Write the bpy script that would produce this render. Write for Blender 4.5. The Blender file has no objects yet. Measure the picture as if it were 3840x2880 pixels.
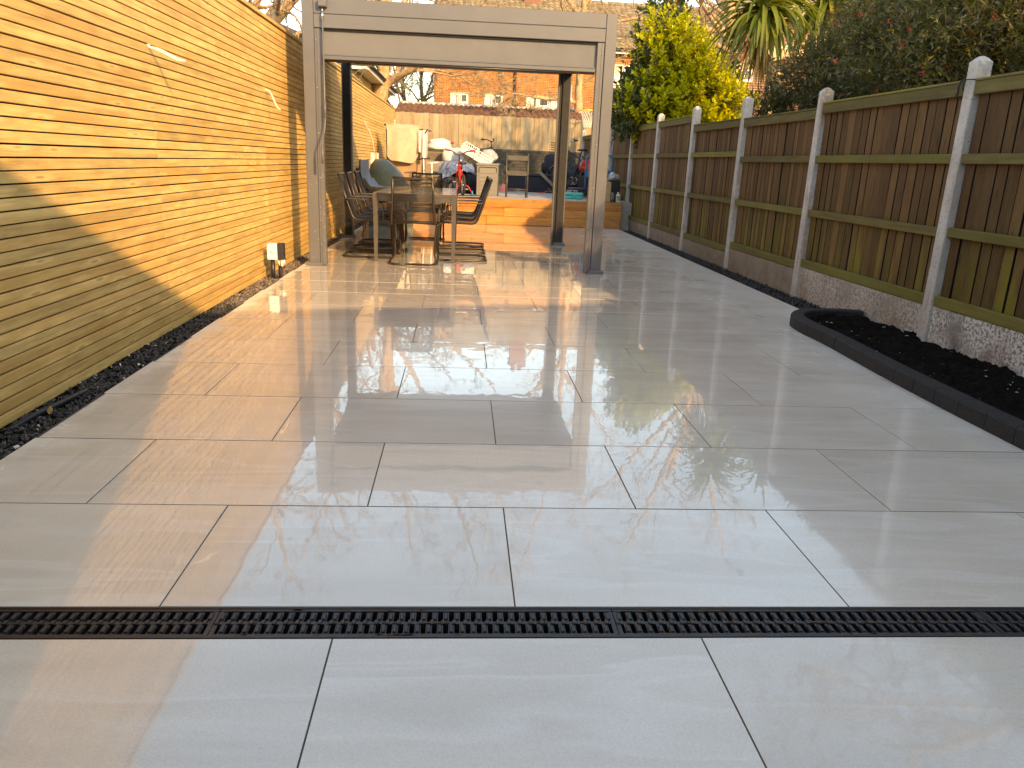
import bpy, math, random
from mathutils import Vector, Matrix, Quaternion, noise as mnoise

SC = bpy.context.scene
COL = SC.collection
R = math.radians

# ------------------------------------------------------------------ camera
CAM_LOC = Vector((-0.1618, -1.7776, 1.1158))
YAW, PITCH, ROLL = 0.07297, 0.27866, 0.040635
FOCAL = 2902.69          # in pixels of a 3840 wide frame


def cam_axes():
    cy, sy, cp, sp = math.cos(YAW), math.sin(YAW), math.cos(PITCH), math.sin(PITCH)
    f = Vector((sy * cp, cy * cp, -sp))
    r = Vector((cy, -sy, 0))
    u = r.cross(f)
    cr, sr = math.cos(ROLL), math.sin(ROLL)
    return cr * r + sr * u, -sr * r + cr * u, f


CR, CU, CF = cam_axes()
cam_data = bpy.data.cameras.new('camera')
cam_data.sensor_width = 36.0
cam_data.lens = FOCAL / 3840 * 36.0
cam_data.clip_start = 0.05
cam_data.clip_end = 2000
cam = bpy.data.objects.new('camera', cam_data)
COL.objects.link(cam)
M = Matrix((CR, CU, -CF)).transposed().to_4x4()
M.translation = CAM_LOC
cam.matrix_world = M
SC.camera = cam

# ------------------------------------------------------------------ sky, sun, exposure
SUN_DIR = Vector((1.0, -1.75, 0.93)).normalized()      # towards the sun
SUN_EL = math.asin(SUN_DIR.z)
world = bpy.data.worlds.new('World')
SC.world = world
world.use_nodes = True
wn = world.node_tree
wn.nodes.clear()
sky = wn.nodes.new('ShaderNodeTexSky')
sky.sky_type = 'NISHITA'
sky.sun_disc = False
sky.sun_elevation = SUN_EL
sky.sun_rotation = math.atan2(SUN_DIR.x, SUN_DIR.y)
sky.air_density = 1.0
sky.dust_density = 0.7
sky.ozone_density = 1.0
bg = wn.nodes.new('ShaderNodeBackground')
bg.inputs['Strength'].default_value = 0.15
wo = wn.nodes.new('ShaderNodeOutputWorld')
wn.links.new(sky.outputs[0], bg.inputs['Color'])
wn.links.new(bg.outputs[0], wo.inputs['Surface'])

sun_data = bpy.data.lights.new('sun', 'SUN')
sun_data.energy = 2.1
sun_data.angle = R(0.53)
sun_data.color = (1.0, 0.72, 0.42)
sun = bpy.data.objects.new('sun', sun_data)
COL.objects.link(sun)
sun.rotation_euler = SUN_DIR.to_track_quat('Z', 'Y').to_euler()

SC.view_settings.view_transform = 'Standard'
SC.view_settings.look = 'None'
SC.view_settings.gamma = 1.0
SC.view_settings.use_curve_mapping = False
SC.view_settings.exposure = 1.81
SC.view_settings.use_white_balance = True
SC.view_settings.white_balance_temperature = 9800
SC.view_settings.white_balance_tint = 10
SC.render.engine = 'CYCLES'
SC.cycles.max_bounces = 7
SC.cycles.diffuse_bounces = 4
SC.cycles.glossy_bounces = 4
SC.cycles.transparent_max_bounces = 8
SC.cycles.use_denoising = True
SC.cycles.sample_clamp_indirect = 6.0
try:
    SC.cycles.denoiser = 'OPENIMAGEDENOISE'
except Exception:
    pass


# ------------------------------------------------------------------ measuring help: a pixel of the 3840 frame to a point on a plane
def at(px, py, ax, val):
    d = CF + CR * ((px - 1920) / FOCAL) - CU * ((py - 1440) / FOCAL)
    i = 'xyz'.index(ax)
    return CAM_LOC + d * ((val - CAM_LOC[i]) / d[i])


# ------------------------------------------------------------------ object help
def tag(o, label=None, cat=None, group=None, kind=None):
    if label:
        o['label'] = label
    if cat:
        o['category'] = cat
    if group:
        o['group'] = group
    if kind:
        o['kind'] = kind
    return o


def link(o, parent=None):
    COL.objects.link(o)
    if parent is not None:
        o.parent = parent
    return o


def thing(name, label, cat, loc=(0, 0, 0), rz=0, group=None):
    o = bpy.data.objects.new(name, None)
    o.empty_display_size = 0.1
    o.location = loc
    o.rotation_euler = (0, 0, rz)
    link(o)
    return tag(o, label, cat, group)


def children(o):
    return [c for c in bpy.data.objects if c.parent == o]


def copy_tree(o, parent=None):
    kids = list(o.children)
    c = o.copy()
    COL.objects.link(c)
    c.parent = parent
    for k in kids:
        copy_tree(k, c)
    return c


class MB:
    """collects shapes for one mesh object"""

    def __init__(s):
        s.v, s.f, s.sm = [], [], []

    def add(s, vs, fs, smooth=False):
        n = len(s.v)
        s.v.extend([tuple(p) for p in vs])
        s.f.extend([tuple(i + n for i in f) for f in fs])
        s.sm.extend([smooth] * len(fs))
        return s

    def box(s, x0, x1, y0, y1, z0, z1, m=None):
        vs = [Vector((x, y, z)) for z in (z0, z1) for y in (y0, y1) for x in (x0, x1)]
        if m is not None:
            vs = [m @ v for v in vs]
        return s.add(vs, [(0, 2, 3, 1), (4, 5, 7, 6), (0, 1, 5, 4), (2, 6, 7, 3), (0, 4, 6, 2), (1, 3, 7, 5)])

    def cbox(s, x0, x1, y0, y1, z0, z1, c=0.004, m=None):
        """box with its upper edges and corners cut"""
        rings = []
        for z, i in ((z0, 0), (z1 - c, 0), (z1, c)):
            rings.append([Vector((x0 + i, y0 + i, z)), Vector((x1 - i, y0 + i, z)), Vector((x1 - i, y1 - i, z)), Vector((x0 + i, y1 - i, z))])
        if m is not None:
            rings = [[m @ v for v in r] for r in rings]
        return s.loft(rings, caps=True)

    def bbox_(s, x0, x1, y0, y1, z0, z1, c=0.004, m=None):
        """box with all long edges cut, for timber and metal sections"""
        ring = lambda z, i: [Vector(p + (z,)) for p in ((x0 + c + i, y0 + i), (x1 - c - i, y0 + i), (x1 - i, y0 + c + i), (x1 - i, y1 - c - i), (x1 - c - i, y1 - i), (x0 + c + i, y1 - i), (x0 + i, y1 - c - i), (x0 + i, y0 + c + i))]
        rings = [ring(z0, c * .7), ring(z0 + c, 0), ring(z1 - c, 0), ring(z1, c * .7)]
        if m is not None:
            rings = [[m @ v for v in r] for r in rings]
        return s.loft(rings, caps=True)

    def loft(s, rings, caps=False, closed=True, smooth=False):
        n = len(rings[0])
        vs = [p for r in rings for p in r]
        fs = []
        for i in range(len(rings) - 1):
            for j in range(n if closed else n - 1):
                k = (j + 1) % n
                fs.append((i * n + j, i * n + k, (i + 1) * n + k, (i + 1) * n + j))
        if caps:
            fs.append(tuple(reversed(range(n))))
            fs.append(tuple((len(rings) - 1) * n + j for j in range(n)))
        return s.add(vs, fs, smooth)

    def tube(s, pts, r, n=6, caps=True, smooth=True, flat=1.0, up=None):
        pts = [Vector(p) for p in pts]
        rs = r if isinstance(r, (list, tuple)) else [r] * len(pts)
        rings = []
        prev = None
        for i, p in enumerate(pts):
            a = pts[max(i - 1, 0)]
            b = pts[min(i + 1, len(pts) - 1)]
            t = (b - a)
            if t.length < 1e-9:
                t = Vector((0, 0, 1))
            t.normalize()
            if prev is None:
                h = Vector(up) if up else (Vector((0, 0, 1)) if abs(t.z) < .9 else Vector((1, 0, 0)))
                u = (h - t * h.dot(t)).normalized()
            else:
                u = (prev - t * prev.dot(t))
                u = u.normalized() if u.length > 1e-6 else t.orthogonal().normalized()
            prev = u
            w = t.cross(u)
            rings.append([p + (u * math.cos(2 * math.pi * j / n) * flat + w * math.sin(2 * math.pi * j / n)) * rs[i] for j in range(n)])
        return s.loft(rings, caps=caps, smooth=smooth)

    def cyl(s, p0, p1, r, n=12, smooth=True):
        return s.tube([p0, p1], r, n, True, smooth)

    def torus(s, c, ax, Rr, r, n=24, k=6):
        ax = Vector(ax).normalized()
        u = ax.orthogonal().normalized()
        w = ax.cross(u)
        rings = []
        for i in range(n + 1):
            a = 2 * math.pi * i / n
            d = u * math.cos(a) + w * math.sin(a)
            rings.append([Vector(c) + d * (Rr + r * math.cos(2 * math.pi * j / k)) + ax * r * math.sin(2 * math.pi * j / k) for j in range(k)])
        return s.loft(rings, smooth=True)

    def ball(s, c, rx, ry, rz, n=10, k=6):
        rings = []
        for i in range(k + 1):
            a = math.pi * i / k
            rr = max(math.sin(a), 1e-3)
            rings.append([Vector(c) + Vector((rx * rr * math.cos(2 * math.pi * j / n), ry * rr * math.sin(2 * math.pi * j / n), -rz * math.cos(a))) for j in range(n)])
        return s.loft(rings, caps=True, smooth=True)

    def grid(s, fn, nu, nv, smooth=True):
        vs = [fn(i / nu, j / nv) for j in range(nv + 1) for i in range(nu + 1)]
        fs = [(j * (nu + 1) + i, j * (nu + 1) + i + 1, (j + 1) * (nu + 1) + i + 1, (j + 1) * (nu + 1) + i) for j in range(nv) for i in range(nu)]
        return s.add(vs, fs, smooth)

    def mesh(s, name):
        me = bpy.data.meshes.new(name)
        me.from_pydata(s.v, [], s.f)
        me.polygons.foreach_set('use_smooth', s.sm)
        me.update()
        return me

    def build(s, name, material, parent=None, loc=None, rot=None):
        me = s.mesh(name)
        me.materials.append(material)
        o = bpy.data.objects.new(name, me)
        if loc is not None:
            o.location = loc
        if rot is not None:
            o.rotation_euler = rot
        return link(o, parent)


def inst(name, me, parent=None, loc=(0, 0, 0), rot=(0, 0, 0), scale=(1, 1, 1)):
    o = bpy.data.objects.new(name, me)
    o.location = loc
    o.rotation_euler = rot
    o.scale = scale
    return link(o, parent)


def bez(pts, n=6):
    """smooth polyline through points (Catmull-Rom)"""
    P = [Vector(p) for p in pts]
    P = [P[0] * 2 - P[1]] + P + [P[-1] * 2 - P[-2]]
    out = []
    for i in range(1, len(P) - 2):
        a, b, c, d = P[i - 1:i + 3]
        for k in range(n):
            t = k / n
            out.append(.5 * ((2 * b) + (c - a) * t + (2 * a - 5 * b + 4 * c - d) * t * t + (3 * b - a - 3 * c + d) * t ** 3))
    out.append(P[-2])
    return out


def fillet(pts, r=0.05, n=5):
    """polyline with rounded corners"""
    P = [Vector(p) for p in pts]
    out = [P[0]]
    for i in range(1, len(P) - 1):
        a, b, c = P[i - 1], P[i], P[i + 1]
        d0, d1 = (a - b), (c - b)
        rr = min(r, d0.length * .49, d1.length * .49)
        p0, p1 = b + d0.normalized() * rr, b + d1.normalized() * rr
        for k in range(n + 1):
            t = k / n
            out.append(p0 * (1 - t) ** 2 + b * 2 * t * (1 - t) + p1 * t * t)
    out.append(P[-1])
    return out


# ------------------------------------------------------------------ materials
class NT:
    def __init__(s, name):
        s.m = bpy.data.materials.new(name)
        s.m.use_nodes = True
        s.t = s.m.node_tree
        s.t.nodes.clear()
        s.out = s.t.nodes.new('ShaderNodeOutputMaterial')

    def n(s, typ, ins=None, out=0, **props):
        nd = s.t.nodes.new('ShaderNode' + typ)
        for k, v in props.items():
            setattr(nd, k, v)
        for k, v in (ins or {}).items():
            sk = nd.inputs[k]
            if isinstance(v, bpy.types.NodeSocket):
                s.t.links.new(v, sk)
            else:
                if isinstance(v, (tuple, list)) and len(v) == 3 and sk.type == 'RGBA':
                    v = (*v, 1)
                sk.default_value = v
        return nd.outputs[out] if out is not None else nd

    def math(s, op, a, b=0.0, c=0.0):
        return s.n('Math', {0: a, 1: b, 2: c}, operation=op)

    def vmath(s, op, a, b=(0, 0, 0)):
        return s.n('VectorMath', {0: a, 1: b}, operation=op)

    def noise(s, vec, scale=5.0, detail=4.0, rough=.55, dist=0.0):
        return s.n('TexNoise', {'Vector': vec, 'Scale': scale, 'Detail': detail, 'Roughness': rough, 'Distortion': dist})

    def ramp(s, fac, stops, interp='LINEAR'):
        nd = s.t.nodes.new('ShaderNodeValToRGB')
        nd.color_ramp.interpolation = interp
        el = nd.color_ramp.elements
        while len(el) < len(stops):
            el.new(.5)
        for e, (p, c) in zip(el, stops):
            e.position = p
            e.color = (c, c, c, 1) if isinstance(c, (int, float)) else (*c, 1)
        s.t.links.new(fac, nd.inputs[0])
        return nd.outputs[0]

    def mix(s, fac, a, b, mode='MIX'):
        nd = s.t.nodes.new('ShaderNodeMix')
        nd.data_type = 'RGBA'
        nd.blend_type = mode
        for i, v in ((0, fac), (6, a), (7, b)):
            if isinstance(v, bpy.types.NodeSocket):
                s.t.links.new(v, nd.inputs[i])
            else:
                if i and isinstance(v, (int, float)):
                    v = (v, v, v)
                nd.inputs[i].default_value = (*v, 1) if i else v
        return nd.outputs[2]

    def map(s, vec, scale=(1, 1, 1), loc=(0, 0, 0)):
        return s.n('Mapping', {'Vector': vec, 'Scale': scale, 'Location': loc})

    def obj(s):
        return s.n('TexCoord', out=3)

    def pos(s):
        return s.n('NewGeometry', out=0)

    def rnd(s):
        return s.n('ObjectInfo', out='Random') if False else s.t.nodes.new('ShaderNodeObjectInfo').outputs['Random']

    def island(s):
        return s.t.nodes.new('ShaderNodeNewGeometry').outputs['Random Per Island']

    def bump(s, h, strength=.3, dist=.01, normal=None):
        ins = {'Height': h, 'Strength': strength, 'Distance': dist}
        if normal is not None:
            ins['Normal'] = normal
        return s.n('Bump', ins)

    def bsdf(s, **k):
        ins = {}
        for a, v in k.items():
            ins[a.replace('_', ' ')] = v
        b = s.n('BsdfPrincipled', ins)
        s.t.links.new(b, s.out.inputs[0])
        return s.m


def rnd_vec(t, amount=50.0):
    """object coordinates shifted per object so that no two pieces share their figure"""
    o = t.obj()
    r = t.rnd()
    return t.vmath('ADD', o, t.n('CombineXYZ', {0: t.math('MULTIPLY', r, amount), 1: t.math('MULTIPLY', r, amount * 1.7), 2: t.math('MULTIPLY', r, amount * .6)}))


def plain(name, col, rough=.5, metal=0.0, var=.12, nscale=12.0, bump=0.0, bscale=60.0, spec=.5, island=False, trans=0.0):
    t = NT(name)
    v = rnd_vec(t, 20)
    n1 = t.noise(v, nscale, 4)
    f = t.ramp(n1, [(.3, 1 - var), (.7, 1 + var)])
    c = t.mix(1.0, col, f, 'MULTIPLY')
    if island:
        ri = t.ramp(t.island(), [(0, .75), (1, 1.25)])
        c = t.mix(1.0, c, ri, 'MULTIPLY')
    k = dict(Base_Color=c, Roughness=t.ramp(t.noise(v, nscale * 2.3, 3), [(.3, max(rough - .07, .02)), (.7, min(rough + .09, 1))]), Metallic=metal)
    k['Specular IOR Level'] = spec
    if trans:
        k['Transmission Weight'] = trans
    if bump:
        k['Normal'] = t.bump(t.noise(v, bscale, 3), bump, .01)
    return t.bsdf(**k)


def wood(name, c_lo, c_hi, axis='y', rough=.6, grain=1.0, knots=True, tint=None, tint_amt=.0, ring=26.0, spread=.22, knot_col=None, knot_light=None, algae=None, bump=.25, island=False, knot_amt=.8):
    """timber: rings stretched along one axis, knots, board to board variation"""
    t = NT(name)
    v = rnd_vec(t, 37)
    along = lambda k: {'x': (k, 1, 1), 'y': (1, k, 1), 'z': (1, 1, k)}[axis]
    kd = None
    if knots:
        kv = t.map(v, {'x': (2.4, 15, 15), 'y': (15, 2.4, 15), 'z': (15, 15, 2.4)}[axis])
        kd = t.n('TexVoronoi', {'Vector': kv, 'Scale': 1.0, 'Randomness': 1.0}, out=0)
        bend = t.math('MULTIPLY', t.ramp(kd, [(.05, 1.0), (.55, 0.0)], 'EASE'), .014)
        v2 = t.vmath('ADD', v, t.n('CombineXYZ', {0: bend, 1: bend, 2: bend}))
    else:
        v2 = v
    big = t.noise(t.map(v2, along(.05)), 38.0 * ring / 26, 3, .6, .2)
    fine = t.noise(t.map(v2, along(.02)), 210.0 * ring / 26, 3, .65)
    flash = t.noise(t.map(v, along(.55)), 9.0, 3, .6)
    fac = t.math('ADD', t.math('MULTIPLY', t.ramp(big, [(.34, 0.0), (.66, 1.0)]), .6 * grain), t.math('MULTIPLY', t.ramp(fine, [(.3, 0.0), (.7, 1.0)]), .4))
    c = t.mix(fac, c_lo, c_hi)
    c = t.mix(1.0, c, t.ramp(flash, [(.25, .84), (.75, 1.14)]), 'MULTIPLY')
    if tint is not None:
        tf = t.math('MULTIPLY', t.ramp(t.math('FRACT', t.math('MULTIPLY', t.rnd(), 7.31)), [(.3, 0.0), (1, 1.0)]), tint_amt)
        tf = t.math('MULTIPLY', tf, t.ramp(t.noise(t.map(v, along(.3)), 4.0, 2), [(.35, .4), (.65, 1.0)]))
        c = t.mix(tf, c, tint)
    h = fac
    if knots:
        core = t.ramp(kd, [(.07, 1.0), (.13, 0.0)])
        halo = t.ramp(kd, [(.10, 1.0), (.34, 0.0)])
        c = t.mix(t.math('MULTIPLY', halo, .6), c, knot_light or c_hi)
        c = t.mix(t.math('MULTIPLY', core, knot_amt), c, knot_col or tuple(x * .45 for x in c_lo))
    if algae is not None:
        o = t.obj()
        z = t.n('SeparateXYZ', {0: o}, out=2)
        low = t.ramp(t.math('ADD', z, .5), [(.0, 1.0), (.40, .15), (1.0, .06)])
        pat = t.noise(t.map(v, (1, 3, .5)), 4.5, 4, .6)
        per = t.ramp(t.math('FRACT', t.math('MULTIPLY', t.rnd(), 13.7)), [(.1, .35), (.8, 1.0)])
        am = t.math('MULTIPLY', t.math('MULTIPLY', low, per), t.ramp(pat, [(.38, 0.0), (.58, 1.0)]))
        c = t.mix(t.math('MULTIPLY', am, .9), c, algae)
    val = t.ramp(t.island() if island else t.rnd(), [(0, 1 - spread), (1, 1 + spread)])
    c = t.mix(1.0, c, val, 'MULTIPLY')
    return t.bsdf(Base_Color=c, Roughness=rough, Normal=t.bump(h, bump, .002), **{'Specular IOR Level': .3})


MAT = {}


def slab_material():
    t = NT('wet_porcelain')
    p = t.pos()
    v = rnd_vec(t, 9)
    # long pale veins drifting across each slab
    rot = t.n('Mapping', {'Vector': v, 'Rotation': (0, 0, R(17)), 'Scale': (.30, 2.0, 1)})
    streak = t.noise(rot, 1.7, 3.5, .5, .5)
    vein = t.ramp(streak, [(.0, 0.0), (.42, 0.0), (.435, .75), (.47, 0.1), (.545, 0.0), (.565, 1.0), (.61, 0.15), (.70, 0)])
    cloud = t.noise(t.n('Mapping', {'Vector': v, 'Rotation': (0, 0, R(14)), 'Scale': (.6, 2.4, 1)}), 1.7, 4, .55)
    grain = t.noise(v, 190.0, 3, .7)
    base = t.mix(t.ramp(cloud, [(.3, 0.0), (.72, 1.0)]), (.65, .59, .525), (.80, .735, .67))
    base = t.mix(t.math('MULTIPLY', vein, .7), base, (.78, .75, .71))
    base = t.mix(1.0, base, t.ramp(grain, [(.3, .9), (.7, 1.08)]), 'MULTIPLY')
    base = t.mix(1.0, base, t.ramp(t.rnd(), [(0, .95), (1, 1.05)]), 'MULTIPLY')
    # the water film: a mirror in the middle of the patio, drying patches at its rims
    sp = t.n('SeparateXYZ', {0: p}, out=None)
    x, y = sp.outputs[0], sp.outputs[1]
    wob = t.math('MULTIPLY', t.math('SUBTRACT', t.noise(p, 2.3, 4, .6), .5), 1.3)
    rimL = t.ramp(t.math('ADD', t.math('SUBTRACT', x, -1.82), t.math('MULTIPLY', wob, .35)), [(.03, 0.0), (.16, 1.0)])
    rimR = t.ramp(t.math('MULTIPLY', t.math('ADD', t.math('SUBTRACT', 2.75, x), wob), .4), [(.02, .0), (.75, 1.0)])
    near = t.ramp(t.math('ADD', t.math('ADD', y, 1.5), t.math('MULTIPLY', wob, .5)), [(.0, .12), (.75, .30), (1.0, 1.0)]) if False else \
        t.ramp(t.math('MULTIPLY', t.math('ADD', t.math('ADD', y, 1.2), t.math('MULTIPLY', wob, .35)), .4), [(.0, .70), (.44, .80), (.62, 1.0)])
    wet = t.math('MULTIPLY', t.math('MULTIPLY', rimL, rimR), near)
    dry_rough = t.ramp(grain, [(.3, .30), (.7, .46)])
    rough = t.n('MapRange', {0: wet, 1: 0.0, 2: 1.0, 3: .34, 4: .10})
    crough = t.n('MapRange', {0: wet, 1: .15, 2: .9, 3: .16, 4: .004})
    cw = t.n('MapRange', {0: wet, 1: 0.0, 2: .6, 3: .35, 4: 1.0})
    rip = t.noise(t.map(p, (1, .8, 1)), 7.0, 2, .5)
    rip2 = t.noise(t.map(p, (1, 1, 1)), 34.0, 2, .5)
    rip3 = t.noise(p, 150.0, 2, .5)
    hh = t.math('ADD', t.math('MULTIPLY', rip, 1.0), t.math('MULTIPLY', rip2, .05))
    hh = t.math('ADD', hh, t.math('MULTIPLY', t.math('MULTIPLY', rip3, t.n('MapRange', {0: wet, 1: .3, 2: .9, 3: .05, 4: 0.0})), 1.0))
    cn = t.bump(hh, .45, .0012)
    darken = t.n('MapRange', {0: wet, 1: 0.0, 2: 1.0, 3: 1.06, 4: .93})
    base = t.mix(1.0, base, t.n('CombineXYZ', {0: darken, 1: darken, 2: darken}), 'MULTIPLY')
    return t.bsdf(Base_Color=base, Roughness=rough, Normal=t.bump(grain, .12, .002),
                  **{'Coat Weight': cw, 'Coat Roughness': crough, 'Coat IOR': 1.6, 'Coat Normal': cn, 'Specular IOR Level': .5})


def concrete_material(name, c0, c1, pit=.5, white=0.0, stain=None, scale=1.0):
    t = NT(name)
    v = rnd_vec(t, 23)
    n1 = t.noise(v, 7 * scale, 5, .65)
    n2 = t.noise(v, 70 * scale, 3, .7)
    c = t.mix(t.ramp(n1, [(.3, 0.0), (.7, 1.0)]), c0, c1)
    sp = t.ramp(n2, [(.33, 0.0), (.43, 1.0)])
    c = t.mix(t.math('MULTIPLY', t.math('SUBTRACT', 1.0, sp), pit), c, tuple(a * .25 for a in c0))
    if white:
        fl = t.noise(v, 46, 4, .75)
        big = t.noise(v, 2.4, 3, .6)
        wf = t.math('MULTIPLY', t.ramp(fl, [(.45, 0.0), (.52, 1.0)]), t.ramp(big, [(.30, 0.0), (.50, 1.0)]))
        c = t.mix(t.math('MULTIPLY', wf, white), c, (.74, .73, .71))
    if stain is not None:
        sf = t.ramp(t.noise(t.map(v, (1, 1, .35)), 5.0, 4, .7), [(.53, 0.0), (.68, 1.0)])
        c = t.mix(t.math('MULTIPLY', sf, .7), c, stain)
    h = t.math('ADD', t.math('MULTIPLY', n2, .7), t.math('MULTIPLY', n1, .6))
    return t.bsdf(Base_Color=c, Roughness=.85, Normal=t.bump(h, .6, .006))


def brick_material(name, cols, moss=None):
    t = NT(name)
    v = t.pos()
    r = t.island()
    c = t.ramp(r, [(i / max(len(cols) - 1, 1), k) for i, k in enumerate(cols)])
    n1 = t.noise(v, 38.0, 4, .65)
    c = t.mix(1.0, c, t.ramp(n1, [(.3, .72), (.7, 1.2)]), 'MULTIPLY')
    if moss is not None:
        c = t.mix(t.math('MULTIPLY', t.ramp(t.noise(v, 3.5, 4, .7), [(.45, 0.0), (.62, 1.0)]), .75), c, moss)
    return t.bsdf(Base_Color=c, Roughness=.88, Normal=t.bump(n1, .5, .006))


def leaf_material(name, c0, c1, rough=.42, trans=.25):
    t = NT(name)
    c = t.mix(t.island(), c0, c1)
    b = t.n('BsdfPrincipled', {'Base Color': c, 'Roughness': rough, 'Specular IOR Level': .45})
    tr = t.n('BsdfTranslucent', {'Color': t.mix(.5, c, (.45, .5, .03))})
    mx = t.n('MixShader', {0: trans, 1: b, 2: tr})
    t.t.links.new(mx, t.out.inputs[0])
    return t.m


MAT['slab'] = slab_material()
MAT['grout'] = plain('grout', (.06, .055, .05), .8, nscale=40, var=.2)
MAT['slat'] = wood('slat_timber', (.46, .275, .095), (.77, .53, .205), 'y', .55, tint=(.52, .25, .06), tint_amt=.5, spread=.13, knot_light=(.86, .60, .24), knot_col=(.30, .14, .04), knot_amt=.6)
MAT['sleeper'] = wood('sleeper_timber', (.34, .125, .03), (.55, .26, .08), 'x', .55, spread=.2, ring=12, knot_col=(.12, .04, .012))
MAT['feather'] = wood('feather_edge_timber', (.080, .041, .016), (.165, .088, .038), 'z', .8, knots=True, knot_light=(.10, .055, .025), knot_col=(.02, .01, .006), spread=.32, algae=(.17, .15, .022), ring=60)
MAT['board_edge'] = plain('shaded_board_edge', (.016, .010, .006), .9)  # dark edge colour paints the shadow gaps between fence boards
MAT['rail'] = wood('mossy_rail_timber', (.085, .065, .022), (.155, .13, .045), 'y', .8, knots=False, spread=.2, tint=(.20, .20, .04), tint_amt=.6)
MAT['grey_board'] = wood('grey_board_timber', (.20, .145, .085), (.35, .27, .165), 'z', .75, spread=.16, ring=22, knot_col=(.10, .06, .03), tint=(.30, .27, .20), tint_amt=.7)
MAT['post_conc'] = concrete_material('post_concrete', (.42, .40, .385), (.57, .55, .53), .7, stain=(.30, .19, .12))
MAT['board_conc'] = concrete_material('gravel_board_concrete', (.20, .165, .125), (.33, .28, .22), .5, stain=(.34, .20, .12))
MAT['board_conc_white'] = concrete_material('flaking_gravel_board', (.16, .145, .13), (.30, .28, .26), .5, white=.9, stain=(.20, .09, .06))
MAT['board_conc_part'] = concrete_material('partly_flaking_gravel_board', (.20, .165, .13), (.34, .29, .24), .5, white=.5, stain=(.30, .18, .11))
MAT['gravel'] = plain('slate_chips', (.050, .048, .050), .55, island=True, var=.4)
MAT['gravel_warm'] = plain('mixed_chips', (.17, .135, .115), .6, island=True, var=.4)
MAT['soil'] = plain('dark_soil', (.007, .005, .004), .95, nscale=30, var=.6, bump=1.0, bscale=45, spec=.08)
MAT['kerb'] = plain('charcoal_kerb', (.017, .0165, .018), .8, nscale=60, var=.25, bump=.4, bscale=160)
MAT['ground'] = plain('garden_ground', (.05, .055, .03), .95, nscale=2, var=.5)
MAT['alu'] = plain('grey_aluminium', (.100, .102, .112), .42, nscale=4, var=.05, bump=.04, bscale=500)
MAT['alu_light'] = plain('bare_aluminium', (.45, .43, .41), .35, .6)
MAT['screen'] = plain('screen_fabric', (.118, .121, .128), .7, nscale=3, var=.05, bump=.15, bscale=800)
MAT['dark_gap'] = plain('black_seal_and_shade', (.012, .011, .011), .7)  # also used as painted shade in gaps and on the back posts
MAT['plastic_black'] = plain('black_plastic', (.016, .015, .019), .38, nscale=40, var=.3)
MAT['rust'] = plain('rusty_silt', (.11, .06, .025), .9, nscale=60, var=.4)
MAT['chair_metal'] = plain('chair_tube', (.045, .037, .031), .35, .5, nscale=20)
MAT['chair_cord'] = plain('chair_cord', (.018, .015, .013), .45, nscale=40, var=.3)
MAT['table_metal'] = plain('table_frame', (.085, .077, .07), .4, .3)
MAT['table_top'] = plain('wet_stone_top', (.10, .085, .072), .10, nscale=6, var=.25, bump=.1, bscale=25)
MAT['white_plastic'] = plain('white_plastic', (.78, .77, .74), .4, var=.05)
MAT['white_cable'] = plain('white_cable', (.78, .74, .66), .45, var=.05)
MAT['black'] = plain('black_paint', (.014, .013, .015), .5)
MAT['rubber'] = plain('tyre_rubber', (.03, .027, .024), .8, var=.3, bump=.8, bscale=120)
MAT['chrome'] = plain('worn_chrome', (.6, .6, .6), .25, 1.0)
MAT['red'] = plain('red_paint', (.55, .025, .012), .35)
MAT['blue_paint'] = plain('blue_paint', (.02, .20, .42), .4)
MAT['navy'] = plain('navy_paint', (.015, .018, .06), .35)
MAT['teal'] = plain('teal_plastic', (.02, .42, .40), .4)
MAT['beige_cloth'] = plain('beige_cover', (.44, .36, .27), .85, nscale=7, var=.12, bump=.25, bscale=300)
MAT['tan_cloth'] = plain('tan_cover', (.30, .20, .12), .85, nscale=7, var=.15)
MAT['olive'] = plain('olive_tarpaulin', (.15, .17, .125), .45, nscale=5, var=.25)
MAT['tarp'] = plain('blue_sheeting', (.10, .14, .24), .2, nscale=6, var=.5)
MAT['navy_cloth'] = plain('navy_fabric', (.012, .014, .028), .8)
MAT['grey_shell'] = plain('grey_shell', (.38, .40, .44), .45, var=.04)
MAT['sunlit_shell'] = plain('sunlit_shell', (.62, .43, .20), .5, var=.05)  # sunlit tone of the grey shell, painted on its underside
MAT['leg_wood'] = plain('beech_legs', (.42, .17, .06), .5, nscale=8, var=.2)
MAT['resin'] = plain('grey_resin', (.21, .195, .175), .55, var=.05)
MAT['wicker'] = plain('wicker', (.30, .23, .17), .65, island=True, nscale=30, var=.3)
MAT['card'] = plain('cardboard', (.42, .29, .17), .85)
MAT['sheet_white'] = plain('white_sacking', (.62, .59, .55), .6, nscale=9, var=.1)
MAT['clear_poly'] = plain('milky_polythene', (.38, .39, .40), .25, nscale=9, var=.2)
MAT['grey_fabric'] = plain('taupe_fabric', (.22, .18, .145), .85)
MAT['deck'] = plain('terrace_paving', (.36, .34, .31), .75, nscale=6, var=.2, bump=.2)
MAT['dark_brick'] = brick_material('dark_brick', [(.055, .045, .040), (.10, .085, .07), (.04, .038, .036), (.085, .06, .045)], moss=(.05, .055, .02))
MAT['dark_mortar'] = plain('dark_mortar', (.07, .065, .055), .9, nscale=20, var=.4)
MAT['house_brick'] = brick_material('orange_brick', [(.34, .12, .035), (.42, .17, .05), (.22, .075, .028), (.38, .145, .04), (.27, .09, .03), (.45, .20, .07)])
MAT['house_mortar'] = plain('cream_mortar', (.50, .39, .22), .9, nscale=15)
MAT['red_brick'] = brick_material('red_brick', [(.17, .075, .05), (.22, .10, .07), (.13, .06, .045)])
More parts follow.
